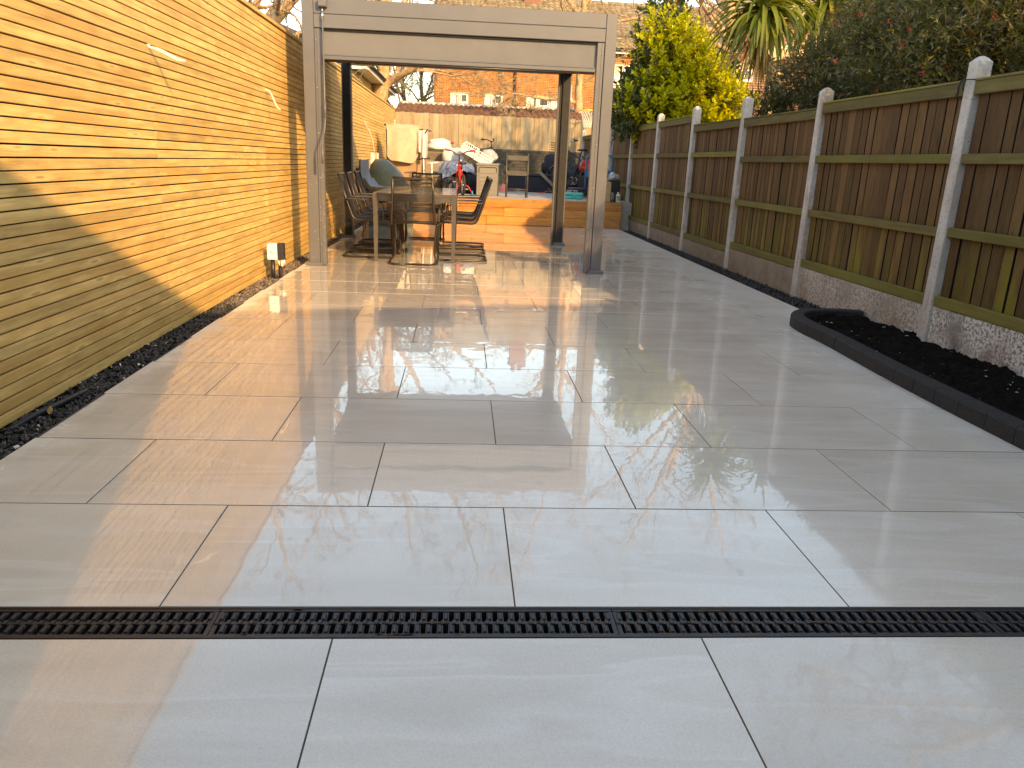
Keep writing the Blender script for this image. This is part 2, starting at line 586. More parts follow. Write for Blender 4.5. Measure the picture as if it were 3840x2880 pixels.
MAT['yellow_brick'] = brick_material('yellow_brick', [(.50, .38, .17), (.55, .42, .20), (.43, .31, .14), (.53, .40, .19)])
MAT['yellow_mortar'] = plain('pale_mortar', (.60, .48, .28), .9)
MAT['roof_tile'] = plain('concrete_roof_tile', (.22, .175, .115), .85, nscale=9, var=.25, island=True)
MAT['red_tile'] = plain('red_roof_tile', (.13, .066, .046), .85, nscale=14, var=.4, island=True)
MAT['dark_tile'] = plain('dark_roof_tile', (.06, .055, .05), .8, island=True)
MAT['render'] = plain('tan_render', (.56, .42, .25), .9, nscale=4, var=.15)
MAT['pane'] = plain('window_pane', (.03, .035, .04), .06, nscale=2, var=.3)
MAT['curtain'] = plain('net_curtain', (.72, .70, .62), .8, nscale=20, var=.15)
MAT['bark'] = None
MAT['flower'] = leaf_material('red_flower', (.62, .02, .03), (.75, .09, .07), .5, .3)
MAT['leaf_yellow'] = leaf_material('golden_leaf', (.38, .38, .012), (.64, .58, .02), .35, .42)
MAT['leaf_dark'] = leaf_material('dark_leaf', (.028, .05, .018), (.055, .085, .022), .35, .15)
MAT['leaf_palm'] = leaf_material('sword_leaf', (.075, .115, .02), (.20, .22, .045), .38, .25)
MAT['leaf_dead'] = leaf_material('dead_leaf', (.30, .19, .07), (.46, .32, .14), .7, .2)
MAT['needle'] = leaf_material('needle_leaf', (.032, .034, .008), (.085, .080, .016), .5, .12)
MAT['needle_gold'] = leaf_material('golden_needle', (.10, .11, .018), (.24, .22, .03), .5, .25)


def bark_material(name, a, b, c3):
    t = NT(name)
    v = t.pos()
    n1 = t.noise(v, 7.0, 4, .6)
    n2 = t.noise(t.map(v, (1, 1, .4)), 26.0, 4, .7)
    c = t.mix(t.ramp(n1, [(.42, 0.0), (.56, 1.0)]), a, b)
    c = t.mix(t.ramp(n2, [(.55, 0.0), (.68, .8)]), c, c3)
    return t.bsdf(Base_Color=c, Roughness=.85, Normal=t.bump(n2, .6, .02))


MAT['bark'] = bark_material('plane_bark', (.30, .185, .10), (.42, .29, .17), (.13, .085, .05))
MAT['shrub_stem'] = plain('shrub_stem', (.07, .045, .028), .85)
MAT['twig'] = plain('twig_bark', (.17, .125, .08), .85, nscale=3, var=.3)
MAT['twig_pale'] = plain('pale_twig_bark', (.36, .27, .16), .85, nscale=3, var=.3)


# ================================================================== THE SETTING
rng = random.Random(7)
PL, PR, PY1 = -1.82, 2.76, 12.70           # patio edges
WALLX = lambda y: -2.03 + .0066 * y        # face of the slatted wall
FENX = lambda y: 3.06 - .010 * (y - 3)     # face of the right-hand posts

g = MB().box(-150, 150, -120, 200, -1.0, -.07).build('ground', MAT['ground'])
tag(g, kind='structure')

# ---- patio bed (dark joint mortar) and its slabs
patio = MB().box(PL, PR, 0, PY1 + .05, -.06, -.0009).box(PL, PR, -4.0, -.136, -.06, -.0009).build('patio', MAT['grout'])
tag(patio, kind='structure')
SW, SL, GAP = .904, .604, .0038
slab_mesh = {}


def slab(x0, x1, y0, y1):
    w, l = round(x1 - x0 - GAP, 3), round(y1 - y0 - GAP * 1.6, 3)
    if w < .03 or l < .03:
        return
    key = (w, l)
    if key not in slab_mesh:
        me = MB().cbox(-w / 2, w / 2, -l / 2, l / 2, -.02, 0, .0006).mesh('slab')
        me.materials.append(MAT['slab'])
        slab_mesh[key] = me
    # laid by hand: every slab a hair off level, so reflections step at the joints
    inst('slab', slab_mesh[key], patio, ((x0 + x1) / 2, (y0 + y1) / 2, rng.uniform(.0, .0004)), (rng.gauss(0, .0010), rng.gauss(0, .0007), 0))


def slab_row(y0, y1, first):
    x = first
    while x > PL:
        x -= SW
    while x < PR - .001:
        slab(max(x, PL), min(x + SW, PR), y0, y1)
        x += SW


r = 0
while r * SL < PY1:
    slab_row(r * SL, min((r + 1) * SL, PY1 + .02), (r % 2) * SW / 2)
    r += 1
xj = at(719 * 1.736, 1376 * 1.736, 'z', 0).x
for q in range(6):
    slab_row(-.136 - (q + 1) * SL, -.136 - q * SL, xj + (q % 2) * SW / 2)

# ---- channel drain across the patio: trough and one-metre gratings
trough = MB().box(PL, PR, -.133, -.003, -.12, -.11).box(PL, PR, -.134, -.128, -.11, .0005).box(PL, PR, -.008, -.002, -.11, .0005).build('drain_channel', MAT['plastic_black'])
tag(trough, 'narrow black drainage channel let into the patio under the gratings', 'drain')
gm = MB()
n_bar, pitch = 36, .999 / 36
gm.box(.001, .999, -.127, -.117, -.022, -.001)
gm.box(.001, .999, -.019, -.009, -.022, -.001)
gm.box(.001, .999, -.073, -.063, -.022, -.0025)
gm.box(.001, .012, -.117, -.019, -.022, -.002)
gm.box(.988, .999, -.117, -.019, -.022, -.002)
for rw, (a, b, off) in enumerate(((-.117, -.073, 0.0), (-.063, -.019, .5))):
    for i in range(n_bar + 1):
        xc = (i + off) * pitch
        if xc < .012 or xc > .988:
            continue
        gm.box(xc - .0075, xc + .0075, a, b, -.020, -.003)
        c = (a + b) / 2
        gm.cbox(xc - .005, xc + .005, c - .014, c + .010, -.003, .0012, .0015)
for i in range(n_bar + 1):
    xc = (i + .25) * pitch
    if xc < .98:
        gm.cbox(xc - .005, xc + .005, -.075, -.059, -.003, .0010, .0012)
gmesh = gm.mesh('drain_grating')
gmesh.materials.append(MAT['plastic_black'])
x0 = at(2307, 2330, 'z', 0).x
for nm, k in (('on the far left of the patio', -2), ('leftmost whole one in front of the camera', -1), ('right of centre', 0), ('at the right end by the planting bed', 1)):
    xa = x0 + (k - 0) * 1.0
    o = inst('drain_grating', gmesh, None, (xa, 0, 0))
    tag(o, {-2: 'black slotted drain grating at the left edge of the picture, cut off by the frame',
            -1: 'black slotted drain grating with rusty silt, second from the left edge',
            0: 'black slotted drain grating right of the middle of the picture',
            1: 'black slotted drain grating at the far right end of the channel'}[k], 'drain grating', 'gratings of the channel drain')
    # silt lying on the grating
    if k in (-1, 0):
        s = MB()
        rr = random.Random(3 + k)
        for _ in range(60):
            xx = rr.uniform(.02, .97) if k == 0 else rr.gauss(.45, .28)
            if not .02 < xx < .97:
                continue
            yy = rr.choice((-.122, -.068, -.015)) + rr.uniform(-.003, .003)
            l = rr.uniform(.006, .016)
            s.add([Vector((xx - l, yy - .003, -.0007)), Vector((xx + l, yy - .002, -.0007)), Vector((xx + l * .7, yy + .003, -.0007)), Vector((xx - l * .8, yy + .0025, -.0007))], [(0, 1, 2, 3)])
        so = s.build('silt', MAT['rust'], o)
        so['kind'] = 'stuff'

# ---- gravel strips
def chips(name, x0f, x1f, y0, y1, n, size, mat, seed, zb=-.03, zt=-.006):
    rr = random.Random(seed)
    m = MB()
    for _ in range(n):
        y = y0 + (y1 - y0) * rr.random() ** 1.35
        x = rr.uniform(x0f(y), x1f(y))
        s = size * rr.uniform(.5, 1.35)
        q = Quaternion((rr.gauss(0, 1), rr.gauss(0, 1), rr.gauss(0, 1), rr.gauss(0, 1))).normalized()
        c = Vector((x, y, rr.uniform(zb, zt)))
        pts = [Vector((s, 0, 0)), Vector((-s * .8, s * .3, 0)), Vector((0, s * .7, .1 * s)), Vector((.1 * s, -s * .75, 0)), Vector((.1 * s, .1 * s, s * .45)), Vector((0, 0, -s * .4))]
        pts = [c + q @ p for p in pts]
        m.add(pts, [(0, 2, 4), (2, 1, 4), (1, 3, 4), (3, 0, 4), (2, 0, 5), (1, 2, 5), (3, 1, 5), (0, 3, 5)])
    o = m.build(name, mat)
    return tag(o, None, None, kind='stuff')


gl = MB().add([(WALLX(-3), -3, -.025), (PL, -3, -.025), (PL, PY1, -.025), (WALLX(PY1), PY1, -.025)], [(0, 1, 2, 3)]).build('gravel_bed', MAT['soil'])
tag(gl, kind='structure')
gr = MB().add([(PR, 3.9, -.025), (3.2, 3.9, -.025), (3.2, PY1, -.025), (PR, PY1, -.025)], [(0, 1, 2, 3)]).build('gravel_bed', MAT['soil'])
tag(gr, kind='structure')
tag(chips('gravel', lambda y: WALLX(y) + .005, lambda y: PL - .006, .2, 4.6, 5200, .011, MAT['gravel'], 1), 'dark slate chips in the strip below the slatted wall', 'gravel')
tag(chips('gravel', lambda y: WALLX(y) + .005, lambda y: PL - .006, 4.2, 12.6, 4600, .012, MAT['gravel_warm'], 2), 'mixed chips in the far part of the strip below the slatted wall', 'gravel')
tag(chips('gravel', lambda y: PR + .006, lambda y: FENX(y) + .01, 4.1, 12.6, 4600, .012, MAT['gravel'], 3), 'dark slate chips in the strip below the brown fence', 'gravel')
pale = chips('pebbles', lambda y: WALLX(y) + .01, lambda y: PL - .01, .9, 3.2, 26, .010, MAT['white_cable'], 9, -.008, 0)
tag(pale, 'few pale pebbles among the dark chips', 'pebbles')

# ---- slatted timber wall on the left
wall = thing('slatted_wall', 'tall honey coloured timber wall of narrow horizontal slats with dark gaps', 'wall', (0, 0, 0))
PITCH_S, N_S, WTOP = .0535, 43, 2.29
joints = [-2.6, .55, 3.26, 5.90, 8.55, 11.2, 13.85, 16.5, 19.26]
back = MB()
back.add([(WALLX(-2.6) - .03, -2.6, -.06), (WALLX(19.3) - .03, 19.3, -.06), (WALLX(19.3) - .03, 19.3, WTOP), (WALLX(-2.6) - .03, -2.6, WTOP),
          (WALLX(-2.6) - .09, -2.6, -.06), (WALLX(19.3) - .09, 19.3, -.06), (WALLX(19.3) - .09, 19.3, WTOP), (WALLX(-2.6) - .09, -2.6, WTOP)],
         [(0, 1, 2, 3), (5, 4, 7, 6), (1, 5, 6, 2), (4, 0, 3, 7), (3, 2, 6, 7)])
back.build('backing', MAT['dark_gap'], wall)
slat_meshes = {}
ANG = math.atan(.0066)
rest = MB()
n_ind = 0
for j in range(len(joints) - 1):
    y0, y1 = joints[j], joints[j + 1]
    l = y1 - y0 - .001
    me = MB().bbox_(-.011, .011, -.0233, .0233, -l / 2, l / 2, .0016, Matrix.Rotation(R(-90), 4, 'X')).mesh('slat')
    me.materials.append(MAT['slat'])
    for i in range(N_S):
        z = -.012 + PITCH_S * i + .0233
        yc = (y0 + y1) / 2
        x = WALLX(yc) - .011 + rng.uniform(-.0012, .0006)
        dz = rng.uniform(-.0007, .0007)
        tilt = rng.gauss(0, .00025)
        if 1 <= j <= 5 or (j == 6 and i >= 8):
            inst('slat', me, wall, (x, yc, z + dz), (tilt, 0, -ANG))
            n_ind += 1
        else:
            mm = Matrix.Translation((x, yc, z + dz)) @ Matrix.Rotation(-ANG, 4, 'Z') @ Matrix.Rotation(R(-90), 4, 'X')
            rest.bbox_(-.011, .011, -.0233, .0233, -l / 2, l / 2, .0016, mm)
o = rest.build('slats', MAT['slat'], wall)
o['kind'] = 'stuff'
for a, b in ((-2.6, 5.9), (5.9, 12.5), (12.5, 19.28)):
    l = b - a - .003
    yc = (a + b) / 2
    MB().box(-.075, .035, -l / 2, l / 2, 0, .028).build('capping', MAT['slat'], wall, (WALLX(yc) - .02, yc, WTOP + .004), (0, 0, -ANG))

# ---- brown close-board fence on the right
post_y = [-.65, 1.35, 3.33, 5.45, 7.40, 9.33, 11.27, 13.20, 15.13, 17.06, 18.95]
post_h = [1.87, 1.87, 1.88, 1.87, 1.94, 1.96, 1.97, 1.98, 1.99, 1.99, 1.99]
top_h = [1.73, 1.73, 1.73, 1.69, 1.70, 1.83, 1.83, 1.82, 1.82, 1.82]
gb_h = [.28, .28, .27, .235, .17, .17, .17, .17, .47, .47]
ORD = ['first', 'second', 'third', 'fourth', 'fifth', 'sixth', 'seventh', 'eighth', 'ninth', 'tenth', 'eleventh']
pm = {}
for k, (y, h) in enumerate(zip(post_y, post_h)):
    x = FENX(y)
    m = MB()
    s, c = .05, .006
    ring = lambda z, i: [(x0_ * 1.0, y0_ * 1.0, z) for x0_, y0_ in ((i, -s + i + c), (i + c, -s + i), (.1 - i - c, -s + i), (.1 - i, -s + i + c), (.1 - i, s - i - c), (.1 - i - c, s - i), (i + c, s - i), (i, s - i - c))]
    m.loft([[Vector(p) for p in ring(z, i)] for z, i in ((-.15, 0), (h - .035, 0), (h - .012, .02), (h, .036))], caps=True)
    o = m.build('fence_post', MAT['post_conc'], None, (x, y, 0), (0, rng.gauss(0, .004) + (.012 if k == 2 else 0), rng.gauss(0, .01)))
    where = {2: 'nearest grey concrete fence post, standing behind the soil bed', 3: 'grey concrete fence post just beyond the curved end of the soil bed',
             4: 'speckled concrete fence post where the brown fence steps up'}.get(k, 'grey concrete post of the brown fence, ' + (f'{ORD[k - 2]} from the soil bed' if k >= 2 else ORD[k] + ' behind the viewpoint'))
    tag(o, where, 'fence post', 'concrete posts of the brown fence')
# dark streaks and rust down the posts' sides are in the concrete; a garden tie hangs on the nearest
tie = MB()
px = FENX(3.33)
tie.torus((px + .05, 3.33, 1.735), (0, 0, 1), .074, .004, 20, 5)
tie.tube(bez([(px - .022, 3.36, 1.735), (px - .03, 3.37, 1.70), (px - .026, 3.372, 1.66), (px - .03, 3.38, 1.64)], 4), .008, 6)
tie.tube(bez([(px - .022, 3.32, 1.735), (px - .034, 3.318, 1.70), (px - .03, 3.315, 1.675), (px - .022, 3.33, 1.70)], 4), .006, 6)
tag(tie.build('cable_tie', MAT['rubber']), 'dark rubber tie looped round the nearest concrete fence post', 'tie')

fb_mesh = {}
for k in range(len(post_y) - 1):
    ya, yb = post_y[k] + .052, post_y[k + 1] - .052
    yc, L = (ya + yb) / 2, yb - ya
    x = FENX(yc)
    rz = math.atan(.010)
    gbh, tp = gb_h[k], top_h[k]
    cat_where = {0: 'behind the viewpoint', 1: 'cut by the right picture edge', 2: 'behind the soil bed, second from the right picture edge',
                 3: 'just beyond the curved end of the soil bed', 4: 'below the step, beside the golden shrub'}.get(k, f'{ORD[k - 5]} one past the step up')
    b = MB().cbox(0, .045, -L / 2, L / 2, -.14, gbh, .006).build('gravel_board', MAT['board_conc_white'] if k <= 1 else MAT['board_conc_part'] if k == 2 else MAT['board_conc'], None, (x + .022, yc, 0), (0, 0, rz))
    tag(b, ('flaking white ' if k <= 1 else 'partly flaking ' if k == 2 else 'stained buff ') + 'concrete gravel board, ' + cat_where, 'gravel board', 'concrete gravel boards')
    t = thing('board_fence', 'brown mossy close-board fence bay, ' + cat_where, 'fence', (x + .022, yc, gbh + .006), rz, 'panels of the brown fence')
    H = tp - gbh - .006
    nb = 18
    bw = L / nb
    key = round(H, 3), round(bw, 3)
    if key not in fb_mesh:
        me = MB().box(-.006, .006, -bw * .5 + .006, bw * .5 - .006, -H / 2 + .005, H / 2 - .01).mesh('board')
        me.materials.append(MAT['feather'])
        me.materials.append(MAT['board_edge'])
        me.polygons[2].material_index = me.polygons[3].material_index = 1
        fb_mesh[key] = me
    for i in range(nb):
        yy = -L / 2 + (i + .5) * bw
        inst('board', fb_mesh[key], t, (.042 + rng.uniform(-.003, .003), yy + rng.uniform(-.002, .002), H / 2), (rng.gauss(0, .004), 0, .02 + rng.gauss(0, .04)), (1, rng.uniform(.9, 1.07), 1))
    bk = MB()
    for i in range(nb):
        yy = -L / 2 + (i + .5) * bw
        bk.box(.062, .068, yy - bw * .499, yy + bw * .499, .005, H - .01)
    o = bk.build('shade_backing', MAT['dark_gap'], t)  # black sheet stands in for shadow between boards, stops sun through the gaps
    o['kind'] = 'stuff'
    for zr, hr in ((.0, .07), ((.735 if k > 1 else .745) - gbh, .062), (1.215 - gbh + (.06 if k > 3 else 0), .062), (H - .085, .08)):
        MB().bbox_(-.005, .030, -L / 2, L / 2, 0, hr, .004).build('rail', MAT['rail'], t, (0, 0, zr), (0, 0, 0))
    MB().bbox_(-.012, .055, -L / 2, L / 2, 0, .016, .004).build('capping', MAT['rail'], t, (0, 0, H - .004))

# ---- raised bed with charcoal kerb on the right
path = bez([(2.38, -.7, 0), (2.36, .4, 0), (2.345, 1.3, 0), (2.345, 2.2, 0), (2.385, 3.2, 0), (2.38, 3.62, 0), (2.43, 3.93, 0), (2.60, 4.13, 0), (2.85, 4.17, 0), (3.05, 4.14, 0)], 24)
acc = [0.0]
for a, b in zip(path, path[1:]):
    acc.append(acc[-1] + (b - a).length)


def on_path(s):
    for i in range(len(path) - 1):
        if acc[i + 1] >= s:
            f = (s - acc[i]) / (acc[i + 1] - acc[i])
            return path[i].lerp(path[i + 1], f), (path[i + 1] - path[i]).normalized()
    return path[-1], (path[-1] - path[-2]).normalized()


edging = thing('kerb_edging', 'charcoal block kerb curving round the soil bed', 'kerb', (2.35, 2.0, 0))
s = 0.0
while s < acc[-1] - .03:
    p_, d_ = on_path(s + .05)
    bl = .2 if p_.y < 3.3 else .115
    e = min(s + bl, acc[-1])
    m = MB()
    rings = []
    for sx in (s + .0022, (s + e) / 2, e - .0022):
        p, d = on_path(sx)
        nrm = Vector((d.y, -d.x, 0))   # to the bed side
        jog = rng.uniform(-.001, .001)
        prof = [(-.05, 0), (-.05, .075), (-.040, .088), (.040, .088), (.05, .078), (.05, 0)]
        rings.append([p + nrm * (a + jog) + Vector((0, 0, zz)) - Vector((2.35, 2.0, 0)) for a, zz in prof])
    m.loft(rings, caps=True)
    m.build('kerb_block', MAT['kerb'], edging)
    s = e
rr = random.Random(12)


def soil_pt(u, v):
    y = -.7 + 4.82 * v
    x0 = 2.40 if y < 3.45 else 2.40 + max(0, (y - 3.45)) ** 2 * .55
    x = x0 + (FENX(y) + .03 - x0) * u
    z = .045 + .035 * mnoise.noise(Vector((x * 6, y * 6, 1))) + .02 * mnoise.noise(Vector((x * 22, y * 22, 4))) + .012 * mnoise.noise(Vector((x * 55, y * 55, 4)))
    return Vector((x, y, z))


so = MB().grid(soil_pt, 40, 240).build('soil', MAT['soil'])
tag(so, 'dark crumbly soil filling the bed behind the charcoal kerb', 'soil', kind='stuff')
lit = MB()
for _ in range(70):
    p = soil_pt(rr.uniform(.05, .95), rr.uniform(.2, .98)) + Vector((0, 0, .008))
    a = rr.uniform(0, 6.3)
    l, w = rr.uniform(.004, .02), rr.uniform(.0015, .004)
    d, e = Vector((math.cos(a), math.sin(a), rr.uniform(-.2, .3))) * l, Vector((-math.sin(a), math.cos(a), .1)) * w
    lit.add([p - d, p + e, p + d, p - e + Vector((0, 0, .003))], [(0, 1, 2, 3)])
tag(lit.build('plant_litter', MAT['white_cable']), 'pale straw and chips scattered on the dark soil', 'litter', kind='stuff')

# ---- sleeper step and the raised terrace behind it
TZ = .47
terrace = MB().box(WALLX(16) - .1, 3.3, 12.90, 19.6, -.1, TZ - .012).build('terrace', MAT['deck'])
tag(terrace, kind='structure')
for i in range(7):
    for j in range(9):
        xa, ya = -1.98 + i * .75, 12.92 + j * .72
        m = MB().cbox(-.372, .372, -.357, .357, 0, .014, .003)
        if i == 0 and j == 0:
            fm = m.mesh('flag')
            fm.materials.append(MAT['deck'])
        inst('flag', fm, terrace, (xa + .375, ya + .36, TZ - .0125 + rng.uniform(0, .003)), (rng.gauss(0, .002), rng.gauss(0, .002), 0))
step = thing('sleeper_wall', 'low retaining step of three courses of orange brown timber sleepers', 'retaining wall', (.5, 12.8, 0))
for c, cuts in enumerate(([-1.98, .30, 2.80], [-1.98, .62, 2.80], [-1.98, -.2, 2.2, 2.80])):
    for a, b in zip(cuts, cuts[1:]):
        l = b - a - .004
        MB().bbox_(-.1, .1, -.0775, .0775, -l / 2, l / 2, .007, Matrix.Rotation(R(90), 4, 'Y') @ Matrix.Rotation(R(90), 4, 'Z')).build(
            'sleeper', MAT['sleeper'], step, ((a + b) / 2 - .5, rng.uniform(-.004, .004) + .02, .0785 + c * .157), (0, 0, rng.gauss(0, .001)))

# ---- back boundary: old dark brick wall with pale boards above
BY = 19.3
bw_ = thing('brick_wall', 'low old blackened brick wall below the pale board fence', 'brick wall', (0, BY, 0))
MB().box(-1.95, 3.2, .012, .2, .3, 1.392).build('mortar', MAT['dark_mortar'], bw_)
bm = MB().cbox(-.105, .105, -.032, .032, 0, .05, .004, Matrix.Rotation(R(90), 4, 'X')).mesh('brick')
bm.materials.append(MAT['dark_brick'])
for c in range(13):
    z = .475 + c * .0745
    soldier = c == 12
    x = -1.85 + (.11 if c % 2 else 0)
    while x < 3.08:
        inst('brick', bm, bw_, (x, .05 + rng.uniform(-.004, .004), z + .034), (rng.gauss(0, .01), rng.gauss(0, .012), rng.gauss(0, .012)))
        x += .2215
bf = thing('board_fence', 'pale weathered vertical board fence above the dark brick wall', 'fence', (0, BY, 0))
x = -1.90
while x < 3.12:
    w = rng.uniform(.105, .135)
    h = 2.245 + rng.uniform(-.012, .012)
    MB().box(-w / 2, w / 2, -.006, .006, -(h - 1.385) / 2, (h - 1.385) / 2).build('board', MAT['grey_board'], bf, (x + w / 2, .02 + rng.uniform(-.003, .003), (h + 1.385) / 2), (0, rng.gauss(0, .004), rng.gauss(.06, .03)))
    x += w + .002
for z in (1.55, 2.1):
    MB().box(-1.9, 3.1, .035, .075, z, z + .08).build('rail', MAT['grey_board'], bf)


# ================================================================== BUILDINGS BEYOND
def brick_face(mb_b, x0, x1, z0, z1, holes=(), bl=.215, bh=.065, j=.012, proud=.006, flip=None, seed=0):
    """courses of single bricks on a wall in the XZ plane at y=0, facing -y"""
    rr = random.Random(seed)
    c = 0
    z = z0
    while z < z1 - .01:
        x = x0 - (bl + j) / 2 * (c % 2)
        while x < x1:
            hdr = (c % 2 == 1)
            l = bl
            a, b = max(x, x0), min(x + l, x1)
            zt = min(z + bh, z1)
            segs = [(a, b)] if b - a > .02 else []
            for h in holes:
                if zt > h[2] and z < h[3]:
                    nw = []
                    for p, q in segs:
                        if q <= h[0] or p >= h[1]:
                            nw.append((p, q))
                        else:
                            if h[0] - p > .02:
                                nw.append((p, h[0]))
                            if q - h[1] > .02:
                                nw.append((h[1], q))
                    segs = nw
            for a, b in segs:
                d = -proud - rr.uniform(0, .004)
                mb_b.add([(a, d, z), (b, d, z), (b, d, zt), (a, d, zt), (a, .01, z), (b, .01, z), (b, .01, zt), (a, .01, zt)],
                         [(0, 1, 2, 3), (1, 5, 6, 2), (4, 0, 3, 7), (3, 2, 6, 7), (4, 5, 1, 0)])
            x += l + j
        z += bh + j
        c += 1


def wall_with_holes(mb, x0, x1, z0, z1, holes, y=0.0, th=.25):
    xs = sorted({x0, x1, *[h[0] for h in holes], *[h[1] for h in holes]})
    zs = sorted({z0, z1, *[h[2] for h in holes], *[h[3] for h in holes]})
    for a, b in zip(xs, xs[1:]):
        for c, d in zip(zs, zs[1:]):
            if not any(a >= h[0] - 1e-6 and b <= h[1] + 1e-6 and c >= h[2] - 1e-6 and d <= h[3] + 1e-6 for h in holes):
                mb.box(a, b, y, y + th, c, d)


def window(parent, h, y=.02, lights=2, curtain=True, split=True):
    x0, x1, z0, z1 = h
    fr = MB()
    t = .07
    fr.box(x0, x1, y, y + .09, z1 - t, z1).box(x0, x1, y, y + .09, z0, z0 + t)
    xs = [x0 + (x1 - x0) * i / lights for i in range(lights + 1)]
    for i, xx in enumerate(xs):
        a = xx if i == 0 else xx - t * (.9 if i == lights else .5)
        a = min(a, x1 - t)
        fr.box(a, a + t, y + .001, y + .091, z0 + t, z1 - t)
    if split:
        for i in range(lights):
            if i % 2 == 1 or lights == 1:
                zz = z0 + (z1 - z0) * .60
                fr.box(xs[i] + t, xs[i + 1] - t * .6, y + .002, y + .092, zz, zz + .07)
        for i in range(lights):     # opening sashes stand a little proud
            fr.box(xs[i] + t, xs[i] + t + .035, y - .012, y + .08, z0 + t, z1 - t).box(xs[i + 1] - t - .035, xs[i + 1] - t, y - .012, y + .08, z0 + t, z1 - t)
    w = fr.build('window', MAT['white_plastic'], parent)
    MB().box(x0 + t, x1 - t, y + .05, y + .06, z0 + t, z1 - t).build('pane', MAT['pane'], w)
    if curtain:
        c = MB()
        for i in range(lights):
            a, b = xs[i] + t, xs[i + 1] - t
            if i % 2 == 0:
                b = a + (b - a) * .72
            c.grid(lambda u, v, a=a, b=b: Vector((a + (b - a) * u, y + .046 + .003 * math.sin(u * 26), z0 + t + (z1 - z0 - 2 * t) * v * (.62 if i % 2 else 1))), 24, 1)
        c.build('curtain', MAT['curtain'], w)
    return w


def tiled_slope(mb, O, U, V, nu, nv, tw, tl, amp=.03, lift=.03, seed=0, prof=6):
    """rows of curved roof tiles: U along the eave, V up the slope"""
    U, V = Vector(U).normalized(), Vector(V).normalized()
    N = U.cross(V).normalized()
    rr = random.Random(seed)
    for j in range(nv):
        for i in range(nu):
            o = Vector(O) + U * (i * tw + (0 if j % 2 == 0 else 0)) + V * (j * tl)
            o = o + N * rr.uniform(-.004, .004)
            pts0 = [o + U * (tw * k / prof) + N * (lift + amp * (.5 - .5 * math.cos(2 * math.pi * (k / prof)))) for k in range(prof + 1)]
            pts1 = [p + V * (tl * 1.06) - N * lift for p in pts0]
            ptsb = [p - N * (lift * .9) for p in pts0]
            n = prof + 1
            mb.add(pts0 + pts1 + ptsb, [(k, k + 1, n + k + 1, n + k) for k in range(prof)] + [(2 * n + k, 2 * n + k + 1, k + 1, k) for k in range(prof)])


# ---- long orange brick house beyond the garden
HY = 40.0
hx0, hx1, heave = -1.65, 15.0, 6.72
house = thing('brick_house', 'long two-storey orange brick house with a brown tiled roof beyond the garden', 'house', (0, HY, 0))
W = lambda px0, py0, px1, py1: (at(px0, py0, 'y', HY).x, at(px1, py1, 'y', HY).x, at(px1, py1, 'y', HY).z, at(px0, py0, 'y', HY).z)
q6 = lambda x, y: (1600 + .27125 * x, 200 + .27125 * y)
wins = []
for a, b in (((330, 545), (580, 560)), ((800, 565), (1055, 585)), ((1380, 595), (1865, 615))):
    pa, pb = at(*q6(*a), 'y', HY), at(*q6(*b), 'y', HY)
    wins.append((pa.x, pb.x, pa.z - 1.15, pa.z))
wins.append((7.35, 8.6, 5.0, 6.1))
wins.append((6.55, 7.3, 3.3, 4.4))
wins.append((4.95, 5.35, 4.35, 5.0))
wm = MB()
wall_with_holes(wm, hx0, hx1, 0, heave, wins)
wm.box(hx0, hx0 + .25, .25, 8, 0, heave)
wm.box(hx1 - .25, hx1, .25, 8, 0, heave).box(hx0, hx1, 7.75, 8, 0, heave)
wm.build('wall', MAT['house_mortar'], house)
bb = MB()
brick_face(bb, hx0, hx1, 2.2, heave - .02, wins, seed=4)
o = bb.build('bricks', MAT['house_brick'], house)
o['kind'] = 'stuff'
for i, h in enumerate(wins):
    w = window(house, h, .03, 3 if i == 2 else (1 if i == 5 else 2))
    MB().box(h[0] - .04, h[1] + .04, -.05, .1, h[2] - .06, h[2] + .002).build('sill', MAT['white_plastic'], w)
pitch_ = math.atan2(2.75, 4.2)
rm = MB()
for sy in (0, 1):
    A = [(hx0 - .15, -.35 if not sy else 8.35, heave + .02), (hx1 + .15, -.35 if not sy else 8.35, heave + .02), (hx1 + .15, 4.0, heave + 2.86), (hx0 - .15, 4.0, heave + 2.86)]
    B = [(p[0], p[1], p[2] - .12) for p in A]
    rm.add(A + B, [(0, 1, 2, 3), (7, 6, 5, 4), (0, 4, 5, 1), (3, 2, 6, 7), (1, 5, 6, 2), (4, 0, 3, 7)])
roof = rm.build('roof', MAT['roof_tile'], house)
tm = MB()
tiled_slope(tm, (hx0 - .15, -.42, heave + .05), (1, 0, 0), (0, 4.35, 2.84), 56, 16, .3005, .325, .05, .045, 5, 5)
o = tm.build('roof_tiles', MAT['roof_tile'], roof)
o['kind'] = 'stuff'
rd = MB()
for i in range(38):
    rd.tube([(hx0 - .15 + i * .445, 4.0, heave + 2.86), (hx0 - .15 + i * .445 + .46, 4.0, heave + 2.875)], .13, 10)
rd.build('ridge', MAT['roof_tile'], roof)
ch = at(2528, 20, 'y', HY + 3.8)
for cx in (ch.x, 3.4):
    c = MB().box(cx - .45, cx + .45, 3.4, 4.3, heave + 2.2, heave + 3.75).box(cx - .52, cx + .52, 3.33, 4.37, heave + 3.75, heave + 3.9).build('chimney', MAT['red_brick'], roof)
    MB().cyl((cx - .2, 3.85, heave + 3.9), (cx - .2, 3.85, heave + 4.3), .12, 10).cyl((cx + .2, 3.85, heave + 3.9), (cx + .2, 3.85, heave + 4.3), .12, 10).build('chimney_pots', MAT['red_tile'], c)
MB().box(hx0 - .2, hx1 + .2, -.36, -.30, heave - .16, heave + .04).build('fascia', MAT['white_plastic'], house)
MB().tube([(hx0 - .2, -.43, heave + .0), (hx1 + .2, -.43, heave + .0)], .065, 8).build('gutter', MAT['black'], house)
